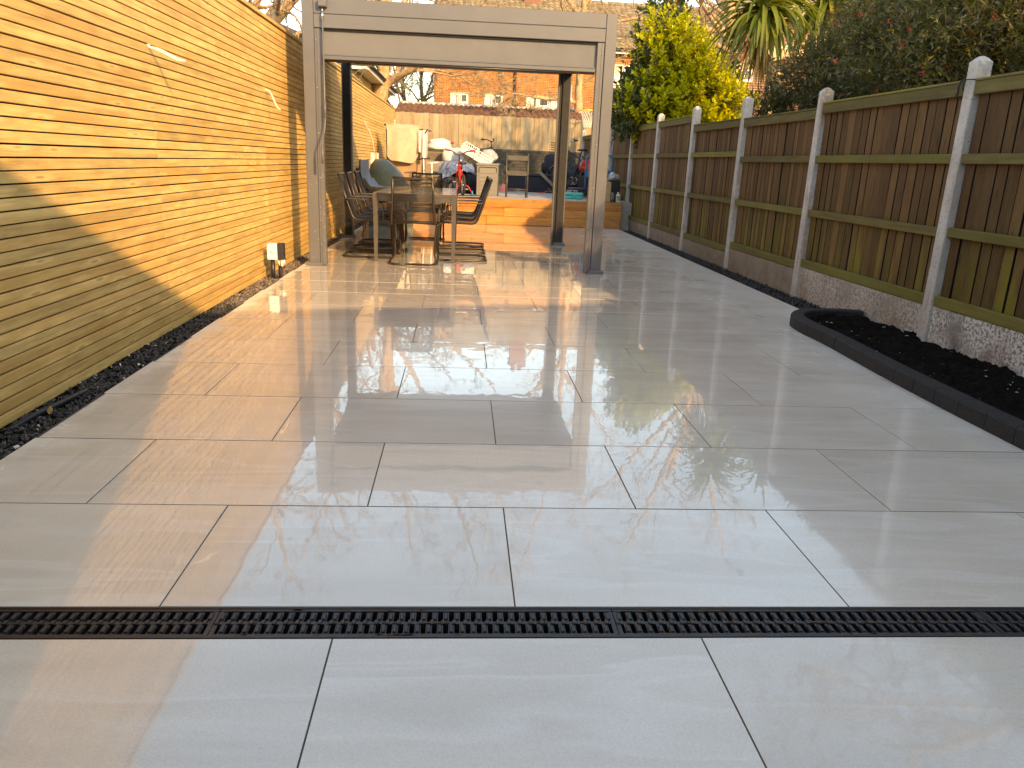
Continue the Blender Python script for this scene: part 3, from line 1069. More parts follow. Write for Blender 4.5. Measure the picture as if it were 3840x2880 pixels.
ppx = at(*q6(1225, 300), 'y', HY).x
MB().cyl((ppx, -.09, 0), (ppx, -.09, heave - .05), .06, 8).build('downpipe', MAT['black'], house)

# ---- low outbuilding with a red tiled roof just behind the back fence
gA, gB = at(1590, 424, 'y', 22.5), at(1600, 398, 'y', 25.0)
ob = thing('outbuilding', 'low outbuilding behind the board fence, its red pantile roof showing', 'outbuilding', (0, 22.5, 0))
gx0, gx1 = -2.25, 5.2
ez, rz_ = gA.z - .14, gB.z + .02
MB().box(gx0 + .1, gx1 - .1, .3, 4.7, 0, ez).build('wall', MAT['red_brick'], ob)
sl = Vector((0, 2.5, rz_ - ez))
m = MB()
for y0, y1 in ((0, 2.5), (5.0, 2.5)):
    A = [(gx0, y0, ez), (gx1, y0, ez), (gx1, y1, rz_), (gx0, y1, rz_)]
    B = [(p[0], p[1], p[2] - .08) for p in A]
    m.add(A + B, [(0, 1, 2, 3), (7, 6, 5, 4), (0, 4, 5, 1), (3, 2, 6, 7), (1, 5, 6, 2), (4, 0, 3, 7)])
rf = m.build('roof', MAT['red_tile'], ob)
m = MB()
tiled_slope(m, (gx0, -.06, ez + .02), (1, 0, 0), sl, 46, 11, (gx1 - gx0) / 46, sl.length / 10.9, .04, .03, 8, 6)
o = m.build('pantiles', MAT['red_tile'], rf)
o['kind'] = 'stuff'
m = MB()
for i in range(25):
    m.tube([(gx0 + i * .3, 2.5, rz_ + .02), (gx0 + i * .3 + .31, 2.5, rz_ + .03)], .09, 10)
m.build('ridge', MAT['deck'], rf)

# ---- pale yellow brick house over the left wall
c0 = at(1329, 260, 'y', 23.0)
yh = thing('yellow_house', 'pale yellow brick house with white soffit rising above the slatted wall', 'house', (c0.x, 23.0, 0))
ez2 = c0.z
wall_l = 9.0
m = MB()
m.box(-7, 0, 0, .25, 0, ez2).box(-.25, 0, .25, wall_l, 0, ez2).box(-7, -6.75, .25, wall_l, 0, ez2).box(-7, 0, wall_l, wall_l + .25, 0, ez2)
m.build('wall', MAT['yellow_mortar'], yh)
bb = MB()
brick_face(bb, -3.2, 0, 1.9, ez2 - .02, [(-2.2, -.55, 2.2, ez2 - .45)], seed=2)
o = bb.build('bricks', MAT['yellow_brick'], yh)
o['kind'] = 'stuff'
bs = MB()
brick_face(bs, 0, wall_l, 1.9, ez2 - .02, seed=3)
bs.v = [(-y + 0.0, x, z) for x, y, z in bs.v]
o = bs.build('bricks', MAT['yellow_brick'], yh)
o['kind'] = 'stuff'
window(yh, (-2.15, -.6, 2.25, ez2 - .5), -.01, 2, True)
ov = .42
MB().box(-7 - ov, ov, -ov, wall_l + ov, ez2, ez2 + .03).box(-7 - ov, ov, -ov - .02, -ov + .02, ez2 - .02, ez2 + .16).box(ov - .02, ov + .02, -ov + .02, wall_l + ov, ez2 - .02, ez2 + .16).build('soffit', MAT['white_plastic'], yh)
MB().tube([(-7 - ov, -ov - .07, ez2 + .13), (ov + .07, -ov - .07, ez2 + .13), (ov + .07, wall_l + ov, ez2 + .13)], .055, 8).build('gutter', MAT['black'], yh)
A = [(-7 - ov, -ov, ez2 + .16), (ov, -ov, ez2 + .16), (ov, wall_l + ov, ez2 + .16), (-7 - ov, wall_l + ov, ez2 + .16)]
rp = [(-3.5, 3.4, ez2 + 1.9), (-3.5, wall_l - 3.4, ez2 + 1.9)]
MB().add(A + rp, [(0, 1, 4), (1, 2, 5, 4), (2, 3, 5), (3, 0, 4, 5), (3, 2, 1, 0)]).build('roof', MAT['dark_tile'], yh)

# ---- dark red brick house behind the palm
c1 = at(2700, 300, 'y', 26.0)
rh = thing('red_brick_house', 'dark red brick house with tan render and one small white window behind the palm', 'house', (c1.x, 26.0, 0))
wn_ = (at(2790, 260, 'y', 26).x - c1.x, at(2822, 310, 'y', 26).x - c1.x, at(2806, 306, 'y', 26).z, at(2806, 258, 'y', 26).z)
rw = 9.0
m = MB()
wall_with_holes(m, 0, rw, 0, 6.2, [wn_])
m.box(0, .25, .25, 7, 0, 6.2)
m.build('wall', MAT['yellow_mortar'], rh)
bb = MB()
brick_face(bb, 0, rw, 2.0, 6.2, [wn_], seed=6)
o = bb.build('bricks', MAT['red_brick'], rh)
o['kind'] = 'stuff'
window(rh, wn_, .02, 1, False, False)
# tan rendered arch and its pier
ar = MB()
a0, a1, a2, a3 = at(2700, 340, 'y', 25.8), at(2760, 300, 'y', 25.8), at(2830, 245, 'y', 25.8), at(3080, 195, 'y', 25.8)
pts = [Vector((p.x - c1.x, 0, p.z)) for p in (a0, a1, a2, a3)]
th_ = .42
ar.loft([[p + Vector((0, -.22, 0)), p + Vector((0, -.22, th_)), p + Vector((0, -.012, th_)), p + Vector((0, -.012, 0))] for p in bez(pts, 5)], caps=True)
pr = at(2905, 300, 'y', 25.8).x - c1.x
ar.box(pr - .16, pr + .16, -.2, -.011, 0, at(2905, 262, 'y', 25.8).z)
ar.build('render', MAT['render'], rh)
m = MB()
A = [(-.3, -.5, 6.15), (rw + .3, -.5, 6.15), (rw + .3, 3.5, 8.6), (-.3, 3.5, 8.6)]
B = [(p[0], p[1], p[2] - .12) for p in A]
m.add(A + B, [(0, 1, 2, 3), (7, 6, 5, 4), (0, 4, 5, 1), (3, 2, 6, 7), (1, 5, 6, 2), (4, 0, 3, 7)])
rf = m.build('roof', MAT['roof_tile'], rh)

# ---- the house the picture is taken from: it stands behind the viewpoint and shades the near patio
hz = lambda x, y: (.8 * (x + 1.95) - 2.95 * (y - 3.55)) / 6.2
ow = thing('own_house', 'rear of the white rendered house behind the viewpoint, out of the picture', 'house', (0, -4.2, 0))
z_l, z_r = hz(-6, -4.2), hz(9, -4.2)
m = MB()
m.add([(-6, 0, 0), (9, 0, 0), (9, 0, z_r - .1), (-6, 0, z_l - .1), (-6, -5, 0), (9, -5, 0), (9, -5, z_r - .1), (-6, -5, z_l - .1)],
      [(1, 0, 3, 2), (4, 5, 6, 7), (0, 4, 7, 3), (5, 1, 2, 6), (3, 7, 6, 2)])
m.build('wall', MAT['render'], ow)
m = MB()
m.add([(-6.3, .0, z_l), (9.3, .0, z_r), (9.3, -5.3, z_r), (-6.3, -5.3, z_l), (-6.3, .0, z_l - .12), (9.3, .0, z_r - .12), (9.3, -5.3, z_r - .12), (-6.3, -5.3, z_l - .12)],
      [(0, 1, 2, 3), (7, 6, 5, 4), (4, 5, 1, 0), (6, 7, 3, 2), (5, 6, 2, 1), (7, 4, 0, 3)])
m.build('roof', MAT['dark_tile'], ow)
for a in (-1.6, .2, 2.0):
    dr = MB().box(a, a + .08, .02, .08, 0, 2.1).box(a + .87, a + .95, .02, .08, 0, 2.1).box(a, a + .95, .02, .08, 2.1, 2.18).build('door', MAT['white_plastic'], ow)
    MB().box(a + .08, a + .87, .03, .05, .02, 2.1).build('pane', MAT['pane'], dr)


# ================================================================== PERGOLA
per = thing('pergola', 'grey aluminium pergola with a rolled fabric screen over the dining table', 'pergola', (-.2, 8.0, 0))
PO = Vector((-.2, 8.0, 0))
A_ = MAT['alu']


def pbox(name, x0, x1, y0, y1, z0, z1, mat=A_, parent=per, c=.004):
    return MB().bbox_(x0 - PO.x, x1 - PO.x, y0 - PO.y, y1 - PO.y, z0, z1, c).build(name, mat, parent)


posts = {}
for key, (x0, x1, y0, y1) in dict(FL=(-1.733, -1.622, 6.47, 6.60), FR=(1.233, 1.344, 6.47, 6.60), BL=(-1.800, -1.675, 9.44, 9.57), BR=(1.19, 1.302, 9.40, 9.53)).items():
    p = pbox('post', x0, x1, y0, y1, .004, 2.562)
    posts[key] = p
    pbox('base_plate', x0 - .028, x1 + .028, y0 - .03, y1 + .03, .001, .034, A_, p, .003)
# guide rails of the front screen, standing inside the front posts
for key, x0, x1 in (('FL', -1.6205, -1.556), ('FR', 1.160, 1.2305)):
    g = pbox('guide_rail', x0, x1, 6.485, 6.55, .006, 2.293, A_, posts[key], .003)
    xm = (x0 + x1) / 2 + (.014 if key == 'FR' else -.014)
    m = MB()
    for z in (2.184, 1.75, 1.32, .89, .46):
        m.cyl((xm - PO.x, 6.4835 - PO.y, z), (xm - PO.x, 6.478 - PO.y, z), .0055, 8)
    m.build('screws', MAT['alu_light'], g)
    sx = x0 + .042 if key == 'FR' else x1 - .042
    MB().box(sx - .001 - PO.x, sx + .001 - PO.x, 6.4838 - PO.y, 6.486 - PO.y, .01, 2.29).build('groove', MAT['dark_gap'], g)
for key, x0, x1, y0 in (('BR', 1.128, 1.188, 9.43),):
    g = pbox('guide_rail', x0, x1, y0, y0 + .06, .006, 2.293, A_, posts[key], .003)
    MB().box((x0 + .022 if key == 'BR' else x0 + .008) - PO.x, x1 - .006 - PO.x, y0 - .0015 - PO.y, y0 + .002 - PO.y, .01, 2.29).build('groove', MAT['dark_gap'], g)
# black strips paint shade onto the fronts of both back posts
MB().box(1.194 - PO.x, 1.288 - PO.x, 9.3985 - PO.y, 9.402 - PO.y, .04, 2.55).build('shade_strip', MAT['dark_gap'], posts['BR'])
MB().box(-1.785 - PO.x, -1.69 - PO.x, 9.4385 - PO.y, 9.442 - PO.y, .04, 2.55).build('shade_strip', MAT['dark_gap'], posts['BL'])
rr = random.Random(5)
m = MB()
for _ in range(46):
    x, z = rr.choice((rr.uniform(-1.725, -1.63), rr.uniform(-1.615, -1.56), rr.uniform(-1.615, -1.56))), rr.uniform(.08, .95)
    y = 6.4695 if x < -1.622 else 6.4842
    l, w, a = rr.uniform(.004, .022), rr.uniform(.0006, .0022), rr.uniform(.3, 2.4)
    d, e = Vector((math.cos(a), 0, math.sin(a))) * l, Vector((-math.sin(a), 0, math.cos(a))) * w
    p = Vector((x, y, z)) - PO
    m.add([p - d, p - e, p + d, p + e], [(0, 1, 2, 3)])
m.build('scuffs', MAT['alu_light'], posts['FL'])['kind'] = 'stuff'
# beams
for z0, z1, nm in ((2.297, 2.4195, 'beam'), (2.4235, 2.560, 'beam')):
    pbox(nm, -1.6205, 1.2305, 6.472, 6.585, z0, z1)
    pbox(nm, -1.673, 1.188, 9.43, 9.545, z0, z1)
    pbox(nm, -1.735, -1.625, 6.602, 9.438, z0, z1)
    pbox(nm, 1.212, 1.322, 6.602, 9.398, z0, z1)
MB().box(-1.61 - PO.x, 1.22 - PO.x, 6.50 - PO.y, 6.55 - PO.y, 2.28, 2.2965).build('gap_shade', MAT['dark_gap'], per)  # black strip paints the dark gap above the screen
# closed louvres of the roof
n_l = 19
for i in range(n_l):
    y = 6.59 + i * (2.84 / n_l)
    pbox('louvre', -1.62, 1.205, y + .002, y + 2.84 / n_l - .004, 2.46 + .004 * (i % 2), 2.478 + .004 * (i % 2), A_, per, .003)
# fabric screen with its weighted bottom bar
scr = MB()
scr.grid(lambda u, v: Vector((-1.553 + 2.708 * u - PO.x, 6.522 - PO.y + .004 * math.sin(u * 9) * v * (1 - v), 2.058 + .235 * v)), 30, 4)
scr.grid(lambda u, v: Vector((1.155 - 2.708 * u - PO.x, 6.5235 - PO.y, 2.058 + .235 * v)), 2, 1)
sc_ = scr.build('screen', MAT['screen'], per)
bar = MB().bbox_(-1.552 - PO.x, 1.156 - PO.x, 6.500 - PO.y, 6.540 - PO.y, 2.018, 2.052, .003).bbox_(-1.552 - PO.x, 1.156 - PO.x, 6.504 - PO.y, 6.536 - PO.y, 2.0545, 2.066, .002).build('bottom_bar', A_, sc_)
MB().tube([(-1.55 - PO.x, 6.52 - PO.y, 2.006), (1.15 - PO.x, 6.52 - PO.y, 2.006)], .0105, 8).build('weight', MAT['chair_metal'], sc_)
# gear box, crank rod and handle
gb = MB().cbox(-.040, .040, -.034, .034, 0, .068, .008, Matrix.Translation((-1.526 - PO.x, 6.470 - PO.y, 2.508)) @ Matrix.Rotation(R(90), 4, 'X')).build('gear_box', A_, per)
rod = MB()
rx, ry = -1.527 - PO.x, 6.43 - PO.y
rod.tube([(rx, ry, 2.475), (rx, ry - .005, 2.41)], .0055, 8).tube([(rx, ry - .005, 2.43), (rx, ry - .006, 2.365)], .0115, 8)
rod_o = rod.build('crank_joint', MAT['chrome'], per)
m = MB()
m.tube(fillet([(rx, ry - .006, 2.37), (rx + .004, ry - .012, 1.46), (rx - .004, ry - .035, 1.33), (rx - .006, ry - .16, 1.24), (rx - .006, ry - .16, 1.06)], .03, 4), .008, 8)
cr = m.build('crank_rod', A_, per)
MB().tube([(rx - .006, ry - .16, 1.19), (rx - .006, ry - .16, 1.03)], .013, 8).build('handle', A_, cr)
MB().tube([(rx + .0035, ry - .011, 1.62), (rx + .004, ry - .012, 1.47)], .012, 8).build('handle', A_, cr)

# ================================================================== DINING SET
def make_chair():
    root = thing('dining_chair', 'x', 'chair')
    # one continuous bent tube each side: back, seat, front leg, floor runner
    for s in (-1, 1):
        pts = [(s * .205, -.335, .915), (s * .222, -.235, .60), (s * .235, -.17, .425), (s * .238, .20, .435), (s * .250, .275, .40), (s * .258, .30, .10), (s * .258, .285, .014), (s * .258, -.20, .014)]
        if s == -1:
            body = fillet(pts, .055, 5)
            MB().tube(body + fillet([(s * .258, -.20, .014), (s * .20, -.30, .014), (0, -.30, .014)], .02, 3)[1:], .0125, 7).build('side_frame', MAT['chair_metal'], root)
        else:
            body = fillet(pts, .055, 5)
            MB().tube(body + fillet([(s * .258, -.20, .014), (s * .20, -.30, .014), (0, -.30, .014)], .02, 3)[1:], .0125, 7).build('side_frame', MAT['chair_metal'], root)
    MB().tube(fillet([(-.205, -.335, .915), (0, -.350, .906), (.205, -.335, .915)], .15, 6), .0135, 7).build('top_rail', MAT['chair_metal'], root)
    m = MB()
    prof = fillet([(-.335, .905), (-.235, .60), (-.17, .425), (.20, .435), (.255, .418)] and [Vector((0, -.335, .895)), Vector((0, -.235, .60)), Vector((0, -.17, .425)), Vector((0, .20, .435)), Vector((0, .262, .405))], .055, 8)
    acc_ = [0.0]
    for a, b in zip(prof, prof[1:]):
        acc_.append(acc_[-1] + (b - a).length)
    n = 64
    for i in range(n):
        sN = acc_[-1] * (i + .5) / n
        k = max(j for j in range(len(prof)) if acc_[j] <= sN)
        k = min(k, len(prof) - 2)
        f = (sN - acc_[k]) / max(acc_[k + 1] - acc_[k], 1e-6)
        p = prof[k].lerp(prof[k + 1], f)
        wx = .205 + .033 * min(max((.915 - p.z) / .49, 0), 1)
        sag = .010 if p.y > -.15 else .006
        tdir = (prof[k + 1] - prof[k]).normalized()
        nrm = Vector((0, -tdir.z, tdir.y))
        m.tube([Vector((-wx - .012, p.y, p.z)), Vector((0, p.y, p.z)) - nrm * (-sag), Vector((wx + .012, p.y, p.z))], .0048, 5, smooth=True)
    m.build('cord_seat', MAT['chair_cord'], root)
    for s in (-1, 1):
        a = MB()
        path_ = fillet([(s * .225, -.262, .655), (s * .272, -.20, .655), (s * .278, .10, .650), (s * .272, .17, .60), (s * .262, .16, .435)], .06, 5)
        a.tube(path_, .0155, 8, flat=.38, up=(0, 0, 1))
        a.build('armrest', MAT['table_metal'], root)
    return root


proto = make_chair()
# (x, y, heading, label): heading is where the sitter looks
seats = [(-.675, 6.96, 0, 'corded black cantilever chair at the near end of the table, its back to the camera'),
         (-.655, 9.33, 180, 'corded black cantilever chair at the far end of the table'),
         (-1.20, 7.46, -90, 'corded chair nearest the camera on the slatted wall side of the table'),
         (-1.21, 8.20, -88, 'middle corded chair on the slatted wall side of the table'),
         (-1.21, 8.93, -91, 'farthest corded chair on the slatted wall side of the table'),
         (-.165, 7.40, 91, 'corded chair nearest the camera on the open right side of the table'),
         (-.16, 8.10, 90, 'middle corded chair on the open right side of the table'),
         (-.155, 8.88, 88, 'farthest corded chair on the open right side of the table')]
for i, (x, y, a, lab) in enumerate(seats):
    o = proto if i == 0 else copy_tree(proto)
    o.location = (x, y, .0015)
    o.rotation_euler = (0, 0, R(a))
    tag(o, lab, 'chair', 'corded chairs round the dining table')

tb = thing('dining_table', 'long grey dining table with a wet glossy top under the pergola', 'table', (-.67, 8.05, 0))
tx, ty = .455, 1.08
MB().cbox(-tx, tx, -ty, ty, .718, .745, .004).build('table_top', MAT['table_top'], tb)
ap = MB()
ap.box(-tx + .004, tx - .004, -ty + .004, -ty + .034, .655, .717).box(-tx + .004, tx - .004, ty - .034, ty - .004, .655, .717)
ap.box(-tx + .004, -tx + .034, -ty + .036, ty - .036, .655, .717).box(tx - .034, tx - .004, -ty + .036, ty - .036, .655, .717)
ap.build('apron', MAT['table_metal'], tb)
for sx in (-1, 1):
    for sy in (-1, 1):
        m = MB()
        cx, cy = sx * (tx - .027), sy * (ty - .027)
        rings = []
        for z, w in ((.001, .017), (.02, .019), (.60, .026), (.655, .030), (.717, .031)):
            rings.append([Vector((cx + a * w, cy + b * w, z)) for a, b in ((-1, -1), (1, -1), (1, 1), (-1, 1))])
        m.loft(rings, caps=True).build('leg', MAT['table_metal'], tb)

# ================================================================== POWER SOCKET, WALL WIRES
sk = thing('outdoor_socket', 'grey and black outdoor power socket on a short post beside the slatted wall', 'socket', (-1.885, 5.56, 0), R(0))
MB().cbox(-.045, .045, -.045, .035, .17, .315, .012).build('back_box', MAT['white_plastic'], sk)
lid = MB()
lid.loft([[Vector((x, y, z)) for x, y in ((.046, -.05), (.046, .05), (.100, .035), (.108, 0), (.100, -.04))] for z in (.165, .25, .318)], caps=True).build('lid', MAT['plastic_black'], sk)
MB().cyl((0, -.046, .245), (0, -.052, .245), .014, 12).build('knockout', MAT['white_plastic'], sk)
MB().cyl((-.01, 0, -.06), (-.01, 0, .172), .020, 10).build('post', MAT['plastic_black'], sk)
MB().cyl((.055, .01, -.05), (.055, .01, .168), .018, 10).build('conduit', MAT['plastic_black'], sk)
rr = random.Random(2)
MB().grid(lambda u, v: Vector((.05 + .06 * u, -.055 + .02 * math.sin(u * 8), .17 - .06 * v * (.4 + .6 * abs(math.sin(u * 7))))), 16, 4).build('plastic_wrap', MAT['sheet_white'], sk)


def wall_wire(y, z, out, dy, dz, label, loops=1):
    x = WALLX(y)
    m = MB()
    for k in range(2):
        o_ = .010 * k
        m.tube(bez([(x - .01, y, z), (x + out * .3, y + dy * .3, z - .012 - o_), (x + out * .75, y + dy * .75, z + dz * .8 - o_), (x + out, y + dy, z + dz)], 5), .0052, 6)
    m.tube([(x - .012, y, z + .004), (x + .008, y, z + .004)], .010, 8)
    return tag(m.build('loose_cable', MAT['white_cable']), label, 'cable', 'cables left for wall lights')


wall_wire(3.25, 1.685, .20, .02, -.068, 'loop of pale cable sticking out of the slatted wall, the one nearest the camera')
wall_wire(6.0, 1.668, .15, -.12, -.17, 'loop of pale cable hanging from the slatted wall next to the pergola post')
wx = WALLX(8.3)
m = MB()
m.torus((wx + .03, 8.3, 1.42), (1, .3, 0), .05, .005, 16, 5)
m.tube(bez([(wx, 8.3, 1.47), (wx + .03, 8.32, 1.43), (wx + .03, 8.45, 1.36), (wx + .005, 8.6, 1.33)], 5), .005, 5)
tag(m.build('coiled_cable', MAT['white_cable']), 'small coil of pale cable on the slatted wall behind the front pergola post', 'cable')
pp = MB().tube(bez([(-1.99, 1.32, -.02), (-1.955, 1.45, .002), (-1.93, 1.62, .004), (-1.925, 1.80, -.004), (-1.95, 2.0, -.03)], 6), .014, 8)
tag(pp.build('black_hose', MAT['plastic_black']), 'short length of black pipe half buried in the slate chips', 'pipe')
lf = MB().grid(lambda u, v: Vector((-1.905 + .018 * (u - .5) * math.sin(math.pi * v + .2), 1.50 + .016 * (u - .5), .0 + .035 * v)), 4, 6)
tag(lf.build('dry_leaf', MAT['leaf_dead']), 'dry curled brown leaf beside the black pipe in the chips', 'leaf')


# ================================================================== THINGS KEPT ON THE TERRACE
def P(px, py, Y):
    return at(px, py, 'y', Y)


def heap(cx, cy, w, d, h, seed, nz=.25, sharp=2.6, n=28, z0=0.0, lean=0.0, facets=5.0):
    """a slumped sheet over a pile: super-ellipse mound with creases"""
    m = MB()

    def f(u, v):
        a, b = u * 2 - 1, v * 2 - 1
        # square grid to rounded footprint
        x, y = a * math.sqrt(1 - b * b / 2), b * math.sqrt(1 - a * a / 2)
        r_ = min(1.0, math.sqrt(x * x + y * y))
        prof = (1 - r_ ** sharp) ** .75 if r_ < 1 else 0
        cre = mnoise.noise(Vector((x * facets * .5 + seed, y * facets * .5, seed))) + .5 * abs(mnoise.noise(Vector((x * facets + seed, y * facets, seed * 2.1))))
        k = 1 + nz * .45 * cre
        z = h * prof * k
        return Vector((cx + x * w / 2 * (1 + .12 * nz * cre) + lean * z, cy + y * d / 2 * (1 + .12 * nz * cre), z0 + max(z, 0)))
    return m.grid(f, n, n)


def curtain_cloth(x0, x1, z_top, z_bot, y, seed, fold=.03, corner=.12, thick=.0, nx=30, nz_=14, freq=9):
    """hanging cloth with folds and a rounded lower hem"""
    def f(u, v):
        e = min(u, 1 - u) * 2
        low = z_bot + corner * (1 - min(e * 2.2, 1)) ** 2 + .02 * math.sin(u * 5 + seed)
        z = z_top + (low - z_top) * v
        yy = y + fold * (.3 + v) * math.sin(u * freq + seed + v * 1.2) + .5 * fold * mnoise.noise(Vector((u * 4, v * 3, seed)))
        return Vector((x0 + (x1 - x0) * (u + .02 * math.sin(v * 4 + seed)), yy, z))
    return f


def lump(c, rx, ry, rz, seed, amp=.22, n=26, k=16, flat=.55):
    """a soft sack: squashed ball with dents and a flattened underside"""
    m = MB().ball((0, 0, 0), 1, 1, 1, n, k)
    out = []
    for p in m.v:
        v = Vector(p)
        d = 1 + amp * (mnoise.noise(v * 1.6 + Vector((seed, 0, 0))) + .5 * mnoise.noise(v * 4.2 + Vector((0, seed, 0))) - .25 * abs(mnoise.noise(v * 7 + Vector((0, 0, seed)))))
        q = Vector((math.copysign(abs(v.x) ** .8, v.x) * rx, math.copysign(abs(v.y) ** .8, v.y) * ry, v.z * rz)) * d
        q.z = max(q.z, -rz * flat)
        out.append(tuple(Vector(c) + q))
    m.v = out
    return m


# ---- tall beige cover and the cloths hung over it
YB = 14.9
ca, cb = P(1447, 470, YB), P(1585, 470, YB)
cov = thing('furniture_cover', 'tall tan weatherproof cover over a piece of furniture, under the hung cloth', 'cover', ((ca.x + cb.x) / 2, YB + .3, TZ))
wv = (cb.x - ca.x) / 2
rings = []
for k, (z, s_) in enumerate(((0, 1.05), (.15, 1.0), (.5, .98), (.85, .97), (1.1, .95), (1.22, .86), (1.25, .5))):
    ring = []
    for j in range(40):
        a = 2 * math.pi * j / 40
        c, s = math.cos(a), math.sin(a)
        e = .35
        x = wv * s_ * math.copysign(abs(c) ** e, c)
        y = .28 * s_ * math.copysign(abs(s) ** e, s)
        wob = .018 * math.sin(j * 1.9 + k) + .03 * mnoise.noise(Vector((x * 4, y * 4, z * 2.0)))
        ring.append(Vector((x * (1 + wob), y * (1 + wob * 2), z)))
    rings.append(ring)
MB().loft(rings, caps=True, smooth=True).build('cover', MAT['tan_cloth'], cov)

rk = thing('drying_rack', 'folding drying rack draped with a large beige cloth, by the slatted wall', 'drying rack', (0, 0, 0))
zt = P(1500, 470, YB).z
m = MB()
m.tube([(ca.x - .03, YB - .1, zt), (cb.x + .18, YB - .1, zt - .09)], .012, 6)
m.tube([(ca.x + .02, YB - .1, zt), (ca.x + .05, YB - .28, TZ)], .011, 6).tube([(cb.x, YB - .1, zt - .05), (cb.x + .03, YB - .28, TZ)], .011, 6)
m.tube([(ca.x + .02, YB - .1, zt), (ca.x + .05, YB + .14, TZ)], .011, 6).tube([(cb.x, YB - .1, zt - .05), (cb.x + .05, YB + .14, TZ)], .011, 6)
m.build('frame', MAT['black'], rk)
zb = P(1530, 608, YB).z
cl = MB()
x0c, x1c = P(1449, 470, YB).x, P(1572, 480, YB).x
cl.grid(curtain_cloth(x0c, x1c, zt + .012, zb, YB - .13, .4, .035, .16, freq=7), 40, 16)
cl.grid(lambda u, v: Vector((x0c + (x1c - x0c) * u, YB - .135 + .1 * v, zt + .012 + .012 * math.sin(math.pi * v))), 20, 4)
cl.grid(curtain_cloth(x0c + .02, x1c, zt + .01, zb + .2, YB - .03, 1.4, .02, .1, freq=7), 30, 10)
c_ = cl.build('beige_cloth', MAT['beige_cloth'])
tag(c_, 'large beige cloth hanging from the drying rack with rounded lower corners', 'cloth')
cl = MB()
s0, s1 = P(1568, 490, YB), P(1606, 490, YB)
cl.grid(curtain_cloth(s0.x, s0.x + (s1.x - s0.x) * .55, s0.z, P(1580, 572, YB).z, YB - .16, .8, .03, .05, freq=9), 20, 12)
cl.grid(curtain_cloth(s0.x + (s1.x - s0.x) * .45, s1.x, s0.z + .01, P(1595, 592, YB).z, YB - .19, 2.1, .025, .05, freq=8), 20, 12)
c_ = cl.build('small_cloth', MAT['sheet_white'])
tag(c_, 'small cream garment with a navy tab hung at the rack end', 'garment')
nt_ = P(1599, 492, YB - .22)
MB().box(-.012, .012, -.003, .003, -.05, .05).build('tab', MAT['navy'], c_, nt_, (0, R(30), 0))

# ---- wicker sofa stored on end, sacks lying on it
YW = 16.2
wa, wb = P(1563, 566, YW), P(1662, 640, YW)
wk = thing('wicker_sofa', 'brown grey wicker armchair standing behind the covered furniture', 'armchair', ((wa.x + wb.x) / 2, YW, TZ))
ww, wh = (wb.x - wa.x) / 2, wa.z - TZ
m = MB()
nz_ = int(wh / .021)
for k in range(nz_):
    z = (k + .5) * wh / nz_
    ptsA = [Vector((-ww + 2 * ww * i / 18, -.004 if (i + k) % 2 else .010, z)) for i in range(19)]
    m.tube(ptsA, .0095, 4, smooth=False)
m.build('weave', MAT['wicker'], wk)
MB().bbox_(-ww - .02, ww + .02, .015, .55, .0, wh - .02, .01).bbox_(-ww - .05, -ww, -.05, .6, 0, wh * .75, .015).bbox_(ww, ww + .05, -.05, .6, 0, wh * .75, .015).build('body', MAT['wicker'], wk)
sa, sb = P(1600, 518, YW), P(1690, 566, YW)
m = lump(((sa.x + sb.x) / 2, YW + .18, wa.z + .13), (sb.x - sa.x) / 2 * 1.1, .26, (sa.z - sb.z) * .62, 3.1, .2)
tag(m.build('white_sack', MAT['sheet_white']), 'plump white sack lying on top of the wicker armchair', 'sack')
rc = P(1694, 536, YW)
tag(MB().cyl((rc.x - .02, YW + .1, rc.z), (rc.x + .045, YW + .08, rc.z + .01), .028, 10).cyl((rc.x - .05, YW + .1, rc.z - .005), (rc.x - .02, YW + .1, rc.z), .016, 8).build('red_container', MAT['red']), 'small red cap of a container beside the white sack', 'cap')

# ---- white sheeting, crates, second bicycle behind the heap
YC = 15.7
h0 = P(1700, 600, YC)
tag(lump((h0.x - .02, YC + .2, P(1700, 588, YC).z), .24, .2, (P(1700, 545, YC).z - P(1700, 588, YC).z) * .85, 6.3, .16, flat=3).build('white_bundle', MAT['sheet_white']), 'crumpled white bundle between the wicker armchair and the crates', 'bundle')
yl = P(1680, 640, YC - .2)
tag(MB().bbox_(-.28, .28, -.1, .1, 0, P(1650, 605, YC - .2).z - TZ, .02).build('grey_case', MAT['grey_fabric'], None, (P(1640, 640, YC - .3).x, YC - .35, TZ), (0, 0, R(6))), 'upright taupe fabric case in front of the wicker armchair', 'case')
cr = thing('plastic_crates', 'two white slatted plastic crates lying tilted on top of the heap', 'crates', P(1785, 580, YC - .2), 0)
cr.rotation_euler = (R(10), R(27), R(-10))


def crate(x0, x1, y0, y1, z0, z1, name):
    m = MB()
    t = .012
    m.box(x0, x1, y0, y1, z0, z0 + t)
    nx = 7
    for i in range(nx + 1):
        x = x0 + (x1 - x0 - t) * i / nx
        m.box(x, x + t, y0, y0 + t, z0 + t, z1).box(x, x + t, y1 - t, y1, z0 + t, z1)
    for z in (z0 + t, (z0 + z1) / 2, z1 - t):
        m.box(x0 - .001, x1 + .001, y0 - .003, y0 + t - .002, z, z + t).box(x0 - .001, x1 + .001, y1 - t + .002, y1 + .003, z, z + t)
        m.box(x0 - .003, x0 + t, y0 + t, y1 - t, z, z + t).box(x1 - t, x1 + .003, y0 + t, y1 - t, z, z + t)
    return m.build(name, MAT['white_plastic'], cr)


crate(-.33, .0, -.18, .18, -.06, .10, 'crate')
crate(.012, .36, -.17, .17, -.07, .07, 'crate')
pb = P(1830, 575, YC + .3)
tag(lump((pb.x + .02, YC + .35, pb.z - .07), .19, .16, .15, 8.1, .2, flat=3).build('polythene_bag', MAT['clear_poly']), 'milky polythene bag bulging behind the white crates', 'bag')

